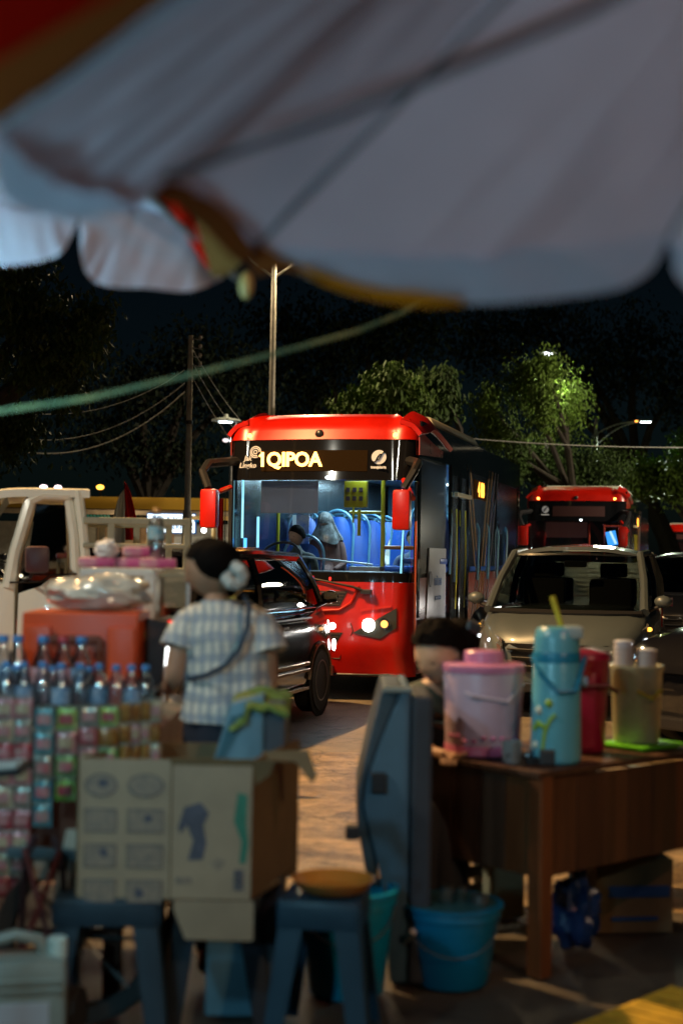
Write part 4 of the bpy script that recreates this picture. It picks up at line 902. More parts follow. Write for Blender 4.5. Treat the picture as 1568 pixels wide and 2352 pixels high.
# SUV driving away to the right: its front is the far end
suv = car('black_suv', 'black sports utility car with chrome belt line between the woman and the bus', -.80, 15.05, 16 + 180, BLKP, 4.15, .88, zb=1.04, zr=1.56, ws=(.66, 1.16), rearw=(3.7, 4.05), tw=.70, belt=1.02, headcol=1.0, group=None, lights={'arch': CHAMP})
def suv_extra():
    t = suv; hw = .88
    # its right hand side (local -x) faces the viewer
    s = -1
    for (a, b) in ((1.25, 2.2), (2.22, 3.0)):
        MB().box((s * (hw + .012), (a + b) / 2, .50), (.03, b - a, .035)).build('sill_trim', CHAMP, t, bevel=.006)
        MB().box((s * (hw + .012), (a + b) / 2, .44), (.03, b - a, .030)).build('sill_trim', CHAMP, t, bevel=.006)
        MB().box((s * (hw + .008), (a + b) / 2, .27), (.03, b - a, .035)).build('side_step', CHAMP, t, bevel=.006)
    MB().box((s * (hw + .012), 1.85, .93), (.02, 1.3, .016)).build('crease_trim', CHROME, t)
    MB().box((s * (hw + .02), 2.0, .86), (.03, .16, .03)).build('door_handle', CHROME, t, bevel=.006)
    MB().sphere((s * .80, .16, .80), (.035, .05, .035)).build('lamp_glow', E('suv_glow', (1, .93, .85), 16), t, smooth=True)
    MB().sphere((s * .86, .30, .62), (.02, .04, .06)).build('lamp_glow', E('suv_glow', (1, .93, .85), 16), t, smooth=True)
    MB().tube([(s * .60, 1.9, 1.565), (s * .62, 3.4, 1.55)], .018, 8).build('roof_bar', CHROME, t, smooth=True)
    for s2 in (-1, 1):
        MB().box((s2 * .74, 4.17, .93), (.16, .06, .20)).build('brake_light', E('brake_red', (1, .03, .02), 3), t, bevel=.02)
suv_extra()
# second rank of vehicles on the left, behind the truck bed
c = car('parked_car', 'dark sedan roof showing between the rails of the truck bed', -5.2, 24, -75, M('paint_dark2', (.03, .03, .03), .3, coat=.5), 4.3, .85, zb=.95, zr=1.75, belt=1.3, tw=.62, headcol=.05, grille=False)
# tan roller shutter wall behind the silver car (what its rear window shows)
def shutter():
    c_ = at(1375, 1350, 21.8); t = thing('roller_shutter_truck', 'pale ribbed box body of a small truck seen through the silver car', 'truck', (c_.x, 20.9, 0), R(-6))
    t.location = (3.55, 19.6, 0)
    MB().box((0, 0, 1.12), (1.25, .08, .72)).build('body', M('box_cream', (.5, .48, .38), .5, var=.1), t)
    for k in range(11): MB().box((0, -.05, .80 + k * .062), (1.22, .03, .035)).build('slat', M('rib_cream', (.55, .52, .40), .4), t, bevel=.004)
    MB().box((0, .9, .8), (1.2, 1.7, .2)).build('bed', BLACK, t)
    for s in (-1, 1): MB().lathe([(.1, -.08), (.28, -.08), (.28, .08), (.1, .08)], (s * .5, .5, .28), 20, axis='X').build('wheel', RUBBER, t)
    MB().box((0, .6, .45), (1.1, 1.2, .5)).build('chassis', BLACK, t)
    lamp('lamp', 'POINT', (-.0, -.8, 1.9), 50, (1, .95, .75), t, .15)  # added light without a fixture, shows the ribs through the car glass
    for xx in (-.35, .2): MB().sphere((xx, -.1, 1.0), (.02, .02, .02), 8, 6).build('marker_lamp', E('hl_red', (1, .05, .03), 2), t)
shutter()
# ------------------------------------------------------------------ white pickup truck, left
TRGL = glass('tinted_glass', (.012, .012, .015), .05, .03)
def truck():
    Y = 9.3; s = F / Y
    t = thing('pickup_truck', 'white pickup truck cab and railed bed behind the drinks stall', 'truck', (-2.334, 9.151, 0), R(12))
    W = M('paint_white', (.72, .72, .62), .35, coat=.4, var=.05, vs_=2)
    x = lambda px: (px - 784) / s + 2.35
    z = lambda px, py: at(px, py, Y).z
    # cab shell: side profile extruded across the width, glazed side opening left open
    def prof(px, py): p = at(px, py, Y); return (p.x + 2.35, p.z)
    top = [prof(-120, 1330), prof(-60, 1240), prof(-5, 1122), prof(190, 1122)]
    wd = 1.3
    MB().grid(lambda u, v: Vector((x(-6) + (x(205) - x(-6)) * u, wd * v, z(100, 1124) + .03 * math.sin(math.pi * v) - .02 * (1 - u) ** 6)), 8, 8, thick=.05).build('cab_roof', W, t, smooth=True)
    for yy, nm in ((0, 'near'), (wd, 'far')):
        k = 0
        MB().tube([(x(28), yy + .02, z(28, 1350)), (x(40), yy + .03, z(40, 1270)), (x(72), yy + .05, z(72, 1150)), (x(95), yy + .06, z(95, 1132))], [.045, .04, .04, .04], 8).build('pillar', W, t, smooth=True)
        MB().tube([(x(178), yy + .02, z(178, 1330)), (x(172), yy + .03, z(172, 1230)), (x(158), yy + .05, z(158, 1150)), (x(140), yy + .06, z(140, 1133))], .035, 8).build('pillar', W, t, smooth=True)
        MB().tube([(x(70), yy + .04, z(70, 1150)), (x(100), yy + .04, z(100, 1136)), (x(160), yy + .04, z(160, 1138))], .04, 8).build('drip_rail', W, t, smooth=True)
    MB().tube([(x(200), .03, z(200, 1310)), (x(190), .03, z(190, 1210)), (x(178), .03, z(178, 1125))], .035, 8).build('pillar', W, t, smooth=True)
    # door: lower panel with stepped sill line
    MB().prism([(x(45), .55), (x(182), .55), (x(182), z(180, 1322)), (x(120), z(120, 1328)), (x(100), z(100, 1345)), (x(50), z(50, 1362))], (0, -.01, 0), (1, 0, 0), (0, 0, 1), .05).build('door', W, t, bevel=.012, smooth=True)
    MB().prism([(x(-200), .45), (x(43), .55), (x(43), z(43, 1340)), (x(10), z(10, 1338)), (x(-60), z(-60, 1330)), (x(-200), z(-200, 1335))], (0, 0, 0), (1, 0, 0), (0, 0, 1), 1.4).build('front_body', W, t, bevel=.03, smooth=True)
    MB().box((x(200), wd / 2, .95), (.08, wd, .9)).build('cab_back', W, t)
    MB().prism([(x(62), z(62, 1340)), (x(160), z(160, 1325)), (x(150), z(150, 1160)), (x(85), z(85, 1158))], (0, .03, 0), (1, 0, 0), (0, 0, 1), .005).build('door_glass', TRGL, t)
    MB().add([(x(-110), .05, z(-80, 1335)), (x(-110), wd - .05, z(-80, 1335)), (x(20), wd - .08, z(20, 1140)), (x(20), .08, z(20, 1140))], [(0, 1, 2, 3)]).build('windscreen', TRGL, t)
    m_ = MB().box((x(90), -.16, z(90, 1285)), (.15, .10, .17)).build('mirror', M('mirror_brown', (.05, .02, .025), .4), t, bevel=.03, smooth=True)
    MB().tube([(x(60), -.02, z(60, 1330)), (x(75), -.12, z(75, 1325)), (x(88), -.14, z(88, 1300))], .012, 6).build('mirror_arm', BLACK, t)
    MB().tube([(x(30), -.03, z(30, 1337)), (x(100), -.03, z(100, 1336)), (x(120), -.03, z(120, 1322)), (x(180), -.03, z(180, 1318))], .006, 5).build('panel_gap', BLACK, t)
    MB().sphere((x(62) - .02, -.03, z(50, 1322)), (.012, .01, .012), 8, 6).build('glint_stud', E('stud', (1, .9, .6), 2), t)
    for yc in (x(-60), x(330)):
        wh = MB().lathe([(.17, -.09), (.29, -.09), (.31, -.05), (.31, .05), (.29, .09), (.17, .09)], (yc, .12, .31), 26, axis='Y').build('wheel', RUBBER, t, smooth=True)
        MB().lathe([(0, .05), (.1, .06), (.17, .03)], (yc, .10, .31), 20, axis='Y').build('rim', GREYMETAL, wh, smooth=True)
    MB().box(((x(-120) + x(432)) / 2, wd / 2, .52), (x(432) - x(-120), wd * .8, .14)).build('chassis', BLACK, t)
    RG = M('bed_olive', (.30, .30, .22), .5, var=.15)
    for yy in (0, wd):
        MB().box(((x(192) + x(432)) / 2, yy, z(310, 1197)), (x(432) - x(192), .035, .045)).build('rail', RG, t, bevel=.008)
        MB().box(((x(192) + x(432)) / 2, yy, z(310, 1254)), (x(432) - x(192), .035, .03)).build('rail', RG, t, bevel=.008)
        for px in (255, 345, 430): MB().box((x(px), yy + .002, (z(px, 1310) + z(px, 1190)) / 2), (.045, .037, z(px, 1190) - z(px, 1310))).build('post', RG, t, bevel=.008)
        MB().box(((x(192) + x(432)) / 2, yy, z(310, 1350)), (x(432) - x(192), .03, .26)).build('side_board', RG, t, bevel=.01)
    MB().box(((x(205) + x(432)) / 2, wd / 2, .98), (x(432) - x(205), wd, .05)).build('bed_floor', RG, t)
truck()
# scooters; the tail-lit one is added beyond the left edge to redden the truck
def scooter(name, label, x, y, rz, lit):
    t = thing(name, label, 'scooter', (x, y, 0), rz)
    P = M('scooter_body', (.25, .25, .25), .3, coat=.5)
    for yy in (-.6, .6):
        wh = MB().lathe([(.17, -.05), (.25, -.05), (.27, 0), (.25, .05), (.17, .05)], (0, yy, .27), 24, axis='X').build('wheel', RUBBER, t, smooth=True)
        MB().lathe([(.03, .03), (.17, .02), (.17, -.02), (.03, -.03)], (0, yy, .27), 16, axis='X').build('rim', GREYMETAL, wh)
    MB().tube([(0, -.55, .62), (0, -.2, .72), (0, .15, .55), (0, .35, .35)], [.09, .14, .12, .08], 10).build('body', P, t, smooth=True)
    MB().tube([(0, -.5, .74), (0, -.1, .80), (0, .15, .72)], [.08, .12, .09], 10).build('seat', BLACK, t, smooth=True)
    MB().tube([(0, .6, .27), (0, .5, .7), (0, .42, 1.0)], [.03, .06, .05], 8).build('front_fork', P, t, smooth=True)
    MB().tube([(-.32, .38, 1.04), (0, .45, 1.0), (.32, .38, 1.04)], .018, 8).build('handlebar', BLACK, t, smooth=True)
    MB().tube([(0, .35, .35), (0, .1, .28), (0, -.4, .32)], .07, 8).build('footboard', P, t, smooth=True)
    MB().box((0, -.68, .68), (.20, .05, .08)).build('tail_light', E('tail_lit', (1, .05, .03), 6) if lit == 'tail' else M('tail_red', (.4, .01, .01), .15), t, bevel=.02)
    MB().sphere((0, .58, .93), (.09, .06, .07)).build('headlight', E('scooter_lamp', (1, .96, .9), 12) if lit == 'head' else M('lens_off', (.4, .4, .4), .1), t, smooth=True)
    return t
sc_ = scooter('scooter', 'scooter with lit headlamp seen through the glass display case', at(366, 1340, 8.3).x, 8.9, R(180), 'head')

sc3 = scooter('scooter', 'scooter with white headlamp squeezed between the front bus and the silver car', 1.77, 17.6, R(185), 'head')
lamp('lamp', 'POINT', (0, .70, .93), 10, (1, .93, .85), sc3, .04)
sc2 = scooter('scooter', 'scooter added just outside the left edge so its tail lamp reddens the truck', -2.85, 8.2, R(60), 'tail')
lamp('lamp', 'POINT', (0, -.76, .72), 3.5, (1, .10, .06), sc2, .06)  # added red light for the left end of the truck
# ------------------------------------------------------------------ unseen lamp posts outside the frame; some are added only to brighten things
def post_lamp(label, x, y, h, power, col, colname, target, cone):
    t = thing('street_lamp', label, 'street lamp', (x, y, 0), group='street lamps around the stalls')
    MB().tube([(0, 0, 0), (0, 0, h)], [.09, .06], 10).build('pole', POLE, t, smooth=True)
    MB().tube([(0, 0, h - .1), (.3, .2, h + .1)], .03, 6).build('arm', POLE, t, smooth=True)
    hd = MB().lathe([(.03, .14), (.16, .08), (.26, .02)], (.4, .25, h + .05), 14).build('lamp_head', GREYMETAL, t, smooth=True)
    MB().lathe([(.2, .02), (.12, -.02)], (.4, .25, h + .03), 14).build('lens', E('lens_' + colname, col, 10), hd)
    l = lamp('lamp', 'SPOT', (.4, .25, h - .12), power, col, t, .13, spot=cone, blend=.5)
    v = Vector(target) - Vector((x + .4, y + .25, h - .12)); l.rotation_euler = v.to_track_quat('-Z', 'Y').to_euler()
post_lamp('sodium street lamp on the left kerb ahead of the bus', -5.2, 10.6, 9.2, 10500, (1, .58, .23), 'sodium_left', (.8, 12.0, 0), 85)
post_lamp('street lamp added beyond the right frame edge to light the second bus', 13.5, 25.5, 8.0, 7000, (1, .86, .62), 'added_right', (6.5, 31.5, 1.0), 80)  # added post, no such source known; brightens the second bus
post_lamp('far street lamp added beside the third bus to light it', 20.5, 57.0, 8.0, 7000, (1, .80, .55), 'added_far', (15.0, 62.5, 1.0), 70)  # another added post, only there to light the third bus
post_lamp('warm street lamp behind the food stalls to the right', 4.5, -3.5, 5.5, 620, (1, .70, .42), 'warm_right', (0, 6.5, 0), 95)
post_lamp('white street lamp added left of the stalls to light the truck cab', -6.2, 3.0, 6.4, 1150, (1, .96, .80), 'added_left', (-1.6, 8.8, 1.0), 66)  # added white light that lifts the truck cab
post_lamp('warm lamp post added on the right to shine through the big umbrella', 3.3, .8, 6.6, 190, (1, .42, .28), 'added_over', (.4, 2.6, 1.0), 80)  # added warm light falling through the umbrella cloth
# ------------------------------------------------------------------ drinks cart, left foreground
WOODR = M('cart_wood', (.10, .028, .012), .5, var=.4, vs_=5, aniso=(1, 1, .15))
def cart():
    t = thing('drinks_cart', 'red brown wooden cart carrying the bottles and hanging sachets', 'cart', (-1.32, 5.3, 0), R(0))
    for k in range(6): MB().box((-.60 + k * .238, 0, .905), (.234, 1.1, .03)).build('plank', WOODR, t, bevel=.003)
    for k in range(6): MB().box((-.60 + k * .238, -.5, .66), (.233, .025, .45)).build('board', WOODR, t, bevel=.003)
    for k in range(5): MB().box((.68, -.44 + k * .22, .66), (.025, .215, .45)).build('board', WOODR, t, bevel=.003)
    for sx_ in (-.68, .58):
        for sy_ in (-.46, .46): MB().box((sx_, sy_, .45), (.06, .06, .88)).build('leg', WOODR, t, bevel=.005)
    MB().tube([(-.75, -.54, .93), (.66, -.54, .93)], .012, 8).build('hanging_rail', GREYMETAL, t, smooth=True)
    for sx_ in (-.5, .4):
        wh = MB().lathe([(.22, -.03), (.27, -.03), (.28, 0), (.27, .03), (.22, .03)], (sx_ + .1, -.62, .28), 24, axis='Y', cap=False).build('wheel', RUBBER, t, smooth=True)
        for k in range(8):
            a = R(45 * k); MB().tube([(sx_ + .1, -.62, .28), (sx_ + .1 + .23 * math.cos(a), -.62, .28 + .23 * math.sin(a))], .007, 5).build('spoke', GREYMETAL, wh)
    MB().box((0, 0, .25), (1.2, .9, .03)).build('lower_shelf', WOODR, t)
cart()
PET = glass('clear_plastic', (.88, .92, .96), .20, .10)
def bottle(label, group, loc, h=.225, r=.033, capm=None, labm=None, water=None):
    t = thing('water_bottle', label, 'bottle', loc, group=group)
    pr = [(r * .85, 0), (r, .012), (r, h * .25), (r * .92, h * .32), (r, h * .4), (r, h * .62), (r * .8, h * .74), (r * .42, h * .87), (r * .38, h * .93)]
    MB().lathe(pr, n=14).build('bottle_body', PET, t, smooth=True)
    MB().lathe([(a * .93, b * .86 + .004) for a, b in pr[:-2]], n=12).build('drink', water or M('water_tint', (.30, .33, .36), .05, spec=.8, trans=.0, alpha=.22), t, smooth=True)
    MB().lathe([(r * .46, h * .93), (r * .46, h), (r * .40, h + .003)], n=12).build('cap', capm, t, smooth=True)
    if labm: MB().lathe([(r * 1.02, h * .38), (r * 1.02, h * .64)], n=14, cap=False).build('label_band', labm, t, smooth=True)
CAPB = M('cap_blue', (.02, .16, .42), .35); LABB = M('label_blue', (.03, .17, .34), .4, col2=(.35, .42, .5), vs_=40); LABR = M('label_pink', (.45, .16, .18), .4, col2=(.4, .42, .5), vs_=40)
TEA = M('tea_red', (.22, .05, .04), .1, alpha=.75)
ORD = ['first', 'second', 'third', 'fourth', 'fifth', 'sixth', 'seventh', 'eighth', 'ninth', 'tenth', 'eleventh', 'twelfth']
fr = [14, 55, 98, 141, 184, 228, 267, 302, 334]
for i, px in enumerate(fr):
    p = at(px, 1530 + 4 * i, 4.93 + .02 * (i % 3))
    bottle('small clear water bottle with blue cap, %s from left in the front row' % ORD[i], 'front row of water bottles', (p.x, p.y, .922), h=p.z - .922 if False else .222 - .001 * i, capm=CAPB, labm=LABB if i % 2 else None)
bk = [(8, 0), (42, 0), (100, 1), (146, 2), (188, 0)]
for i, (px, kd) in enumerate(bk):
    p = at(px, 1470, 5.12)
    bottle('taller %s bottle, %s from left in the back row' % (('clear water', 'reddish tea', 'dark red soda')[kd], ORD[i]), 'back row of taller bottles', (p.x, p.y, .922), h=.30, r=.042, capm=CAPB if kd < 2 else M('cap_red', (.3, .02, .04), .4), labm=(LABB, LABR, LABR)[kd], water=(None, TEA, TEA)[kd])
for i, px in enumerate((36, 120, 206)):
    p = at(px, 1545, 5.04)
    bottle('small clear water bottle, %s from left in the middle row' % ORD[i], 'middle row of water bottles', (p.x, p.y, .922), h=.20, capm=CAPB, labm=LABB if i % 2 == 0 else LABR)
# sachet strips
def strip(i, px, wpx, ytop, ybot, cols, Y, lab):
    a = at(px, ytop, Y); b = at(px, ybot, Y); wd = wpx * Y / F * .93; t = thing('sachet_strip', lab, 'sachet strip', (a.x, a.y, a.z), R(random.uniform(-5, 5)), group='strips of drink sachets hanging from the cart')
    H = a.z - b.z; n = max(3, int(round(H / .075))); h = H / n
    for k in range(n):
        c1 = cols[k % len(cols)]
        def f(u, v):
            e = min(1, 4 * min(u, 1 - u)) * min(1, 5 * min(v, 1 - v))
            return Vector(((u - .5) * wd, -.010 * e - .003 * math.sin(u * 9 + k) - .004, -h * (k + 1) + h * v))
        sch = MB().grid(f, 8, 8, thick=.006).build('sachet', SCM[c1], t, smooth=True)
        c2 = cols[(k + 1) % len(cols)]
        MB().grid(lambda u, v: f(.14 + .72 * u, .25 + .42 * v) + Vector((0, -.003, 0)), 6, 4).build('print_patch', SCM[SCP[c1]], sch, smooth=True)
        MB().tube([Vector((-wd / 2, -.012, -h * k - .003)), Vector((wd / 2, -.012, -h * k - .003))], .0035, 5).build('seal', SCM['foil'], sch)
def foil(n, c, c2): return M('sachet_' + n, c, .24, metal=.25, spec=.8, col2=c2, vs_=28, bump=.5, bs=30)
SCM = {'pink': foil('pink', (.50, .14, .18), (.42, .30, .28)), 'red': foil('red', (.42, .05, .07), (.3, .12, .12)), 'teal': foil('teal', (.03, .22, .28), (.18, .35, .36)), 'lime': foil('lime', (.22, .45, .06), (.38, .5, .2)),
       'green': foil('green', (.08, .32, .08), (.3, .42, .2)), 'gold': foil('gold', (.38, .22, .03), (.22, .06, .03)), 'cream': foil('cream', (.5, .45, .3), (.4, .3, .2)), 'brown': foil('brown', (.2, .07, .04), (.35, .2, .05)),
       'foil': M('foil_edge', (.45, .5, .45), .25, metal=.7)}
SCP = {'pink': 'cream', 'red': 'pink', 'teal': 'pink', 'lime': 'red', 'green': 'pink', 'gold': 'brown', 'cream': 'pink', 'brown': 'gold', 'foil': 'pink'}
strips = [(8, 56, 1600, 2060, ('pink', 'cream', 'red'), 'pink and cream sachet strip at the far left edge'), (55, 46, 1600, 2060, ('pink', 'foil', 'red'), 'pink and silver sachet strip, second from the left edge'),
          (103, 46, 1622, 1900, ('teal', 'teal', 'foil'), 'teal sachet strip with dark edge, hanging lowest of the coloured ones'), (155, 50, 1622, 1840, ('lime', 'pink', 'green'), 'lime and pink sachet strip left of the box corner'),
          (205, 46, 1620, 1760, ('foil', 'red', 'pink'), 'rose and silver sachet strip between two green strips'), (251, 46, 1620, 1762, ('lime', 'gold', 'green'), 'bright green and gold sachet strip above the carton'),
          (290, 26, 1612, 1755, ('gold', 'brown'), 'narrow gold and brown sachet strip, leftmost of three narrow ones'), (314, 22, 1612, 1755, ('brown', 'pink'), 'narrow brown and pink sachet strip, middle of three narrow ones'),
          (337, 22, 1608, 1755, ('gold', 'cream'), 'narrow yellow sachet strip, right of the three narrow ones'), (360, 26, 1605, 1755, ('cream', 'gold'), 'pale yellow sachet strip beside the woman')]
for i, (px, w_, a_, b_, cs, lb) in enumerate(strips): strip(i, px, w_, a_, b_, cs, 4.68, lb)
# orange cooler box
def cooler():
    Y = 5.38; l = at(50, 1405, Y); r_ = at(318, 1412, Y); t = thing('cooler_box', 'orange plastic cooler box behind the bottles', 'cooler box', ((l.x + r_.x) / 2, Y + .17, .922))
    O = M('cooler_orange', (.52, .06, .004), .45, var=.12, vs_=3); wd = r_.x - l.x; H = l.z - .922
    MB().box((0, 0, H / 2), (wd, .34, H)).build('tub', O, t, bevel=.015, smooth=True)
    for s in (-1, 1): MB().box((s * wd * .36, -.175, H / 2 - .02), (wd * .24, .03, H - .06)).build('side_panel', O, t, bevel=.012, smooth=True)
    MB().box((-.03, -.18, H - .10), (.22, .035, .03)).build('handle', M('cooler_dark', (.12, .03, .012), .5), t, bevel=.008)
    for s in (-1, 1): MB().box((-.03 + s * .11, -.18, H - .16), (.025, .035, .13)).build('handle_side', M('cooler_dark', (.12, .03, .012), .5), t, bevel=.008)
    MB().lathe([(.07, 0), (.07, .006)], (-.01, -.178, .10), 20, axis='Y').build('sticker', M('sticker_red', (.25, .02, .03), .5), t)
    l = at(320, 1412, Y + .1); r_ = at(372, 1412, Y + .1)
    t = thing('folded_board', 'dark brown board leaning beside the orange cooler box', 'board', ((l.x + r_.x) / 2, Y + .2, .922))
    MB().box((0, 0, .17), ((r_.x - l.x), .05, .35), rot=Matrix.Rotation(R(4), 3, 'Y')).build('panel', M('board_brown', (.05, .02, .015), .6, var=.3), t, bevel=.006)
    MB().box((-.05, -.03, .2), (.02, .012, .2), rot=Matrix.Rotation(R(6), 3, 'Y')).build('stripe', M('sticker_olive', (.25, .25, .08), .5), t)
cooler()
def bag(name, label, c, rx, ry, rz, mat, seed, k=.18, cat='plastic bag'):
    rs_ = random.Random(seed); o = Vector((rs_.random() * 9, rs_.random() * 9, rs_.random() * 9))
    def f(u, v):
        th = u * 2 * math.pi; ph = v * math.pi; d = Vector((math.cos(th) * math.sin(ph), math.sin(th) * math.sin(ph), math.cos(ph)))
        n_ = noise.noise(d * 2.2 + o) * 1.0 + noise.noise(d * 5 + o) * .5
        p = d * (1 + k * n_); return Vector((p.x * rx, p.y * ry, max(-.8, p.z) * rz + rz * .8))
    mb = MB().grid(f, 30, 18)
    return obj(name, label, cat, mb, mat, origin=None, smooth=True) if False else tag(place(mb.build(name, mat, smooth=True, auto=50), c), label, cat)
def place(o, c): o.location = c; return o
PLB = M('plastic_film', (.55, .56, .50), .18, spec=.9, var=.2, bump=.7, bs=14, alpha=.92)
a = at(215, 1408, 5.5); bag('plastic_bag', 'crumpled clear plastic bag lying on the orange cooler', (a.x, 5.58, 1.305), .20, .13, .075, PLB, 3, .25)
def case():
    Y = 6.0; l = at(186, 1308, Y); r_ = at(350, 1308, Y); t = thing('display_case', 'white framed glass display case behind the cooler', 'display case', ((l.x + r_.x) / 2, Y + .0, .922))
    wd = r_.x - l.x; H = l.z - .922; Wm = M('frame_white', (.52, .58, .55), .35); G = glass('case_glass', (.85, .88, .9), .06, .02)
    for sx_ in (-1, 1):
        for sy_ in (0, 1): MB().box((sx_ * (wd / 2 - .012), sy_ * .30, H / 2), (.026 if sx_ < 0 else .045, .026, H)).build('frame', Wm, t, bevel=.004)
    for zz in (H, .02):
        for sy_ in (0, 1): MB().box((0, sy_ * .30, zz - .01), (wd, .03, .03)).build('frame', Wm, t, bevel=.004)
    for sx_ in (-1, 1): MB().box((sx_ * (wd / 2 - .012), .15, H - .01), (.025, .3, .03)).build('frame', Wm, t, bevel=.004)
    MB().box((0, -.006, H / 2), (wd - .03, .004, H - .04)).build('pane', G, t)
    MB().box((0, .306, H / 2), (wd - .03, .004, H - .04)).build('pane', G, t)
    MB().box((0, .15, H * .55), (wd - .04, .28, .006)).build('shelf', G, t)
    cols = [(.35, .28, .38), (.1, .14, .2), (.4, .4, .42), (.06, .08, .16), (.3, .3, .34)]
    for i in range(5):
        c_ = cols[i]
        b_ = obj('snack_pack', ('lilac', 'dark blue', 'white', 'navy', 'grey')[i] + ' snack packet standing inside the glass display case', 'snack packet', MB().grid(lambda u, v: Vector(((u - .5) * .055 * (1 - .1 * math.sin(v * 3)), -.012 * math.sin(u * 3.14) * math.sin(v * 3.14), v * .11)), 6, 6, thick=.012), M('pack_%d' % i, c_, .3, var=.4, vs_=30), smooth=True)
        b_.location = (t.location.x - wd / 2 + .05 + i * .048, Y + .14, .922 + H * .55 + .004); 
    t2 = thing('glass_stand', 'narrow glass stand with dark shelf behind the seller', 'display case', (at(400, 1300, Y).x, Y + .02, .922))
    for px in (372, 432):
        xx = at(px, 1300, Y).x - t2.location.x; MB().box((xx, 0, .26), (.016, .02, .52)).build('frame', M('frame_olive', (.20, .18, .10), .5) if px < 400 else Wm, t2, bevel=.003)
    MB().box((0, 0, .51), (.13, .1, .02)).build('frame', M('frame_olive', (.20, .18, .10), .5), t2, bevel=.003)
    MB().box((0, 0, .33), (.12, .1, .012)).build('shelf', M('shelf_dark', (.03, .04, .05), .4), t2, bevel=.003)
    MB().box((0, -.02, .26), (.10, .003, .45)).build('pane', G, t2)
    # packets and bottle on top
    z0 = .922 + H + .008
    pm = M('tissue_pink', (.50, .03, .20), .5, col2=(.50, .38, .36), vs_=11)
    for i, (dx, dy, dz, rz_, lb) in enumerate(((-.10, .0, 0, 8, 'magenta and cream packet, left one on the display case'), (.04, .02, 0, -10, 'magenta and cream packet, middle one on the display case'), (.16, .0, 0, 5, 'cream and pink packet at the right end on the display case'), (.08, .04, .047, 12, 'deep pink packet lying on top of the other packets'))):
        b_ = obj('tissue_packet', lb, 'packet', MB().box((0, 0, .022), (.155, .10, .044)), pm, group='pink packets on the display case', bevel=.014, smooth=True)
        b_.location = (t.location.x + dx, Y + .1 + dy, z0 + dz); b_.rotation_euler = (0, 0, R(rz_))
    bag('tissue_wad', 'white crumpled tissue on top of the pink packets', (t.location.x - .06, Y + .1, z0 + .045), .05, .05, .04, M('tissue_white', (.6, .6, .6), .7), 8, .3, 'tissue')
    q = at(355, 1290, Y + .08)
    bottle('clear bottle with orange cap standing on the pink packets', None, (q.x, Y + .12, z0 + .045), h=.21, r=.035, capm=M('cap_orange', (.6, .3, .08), .4), labm=M('label_cyan', (.05, .35, .55), .4, col2=(.5, .55, .5), vs_=30))
case()
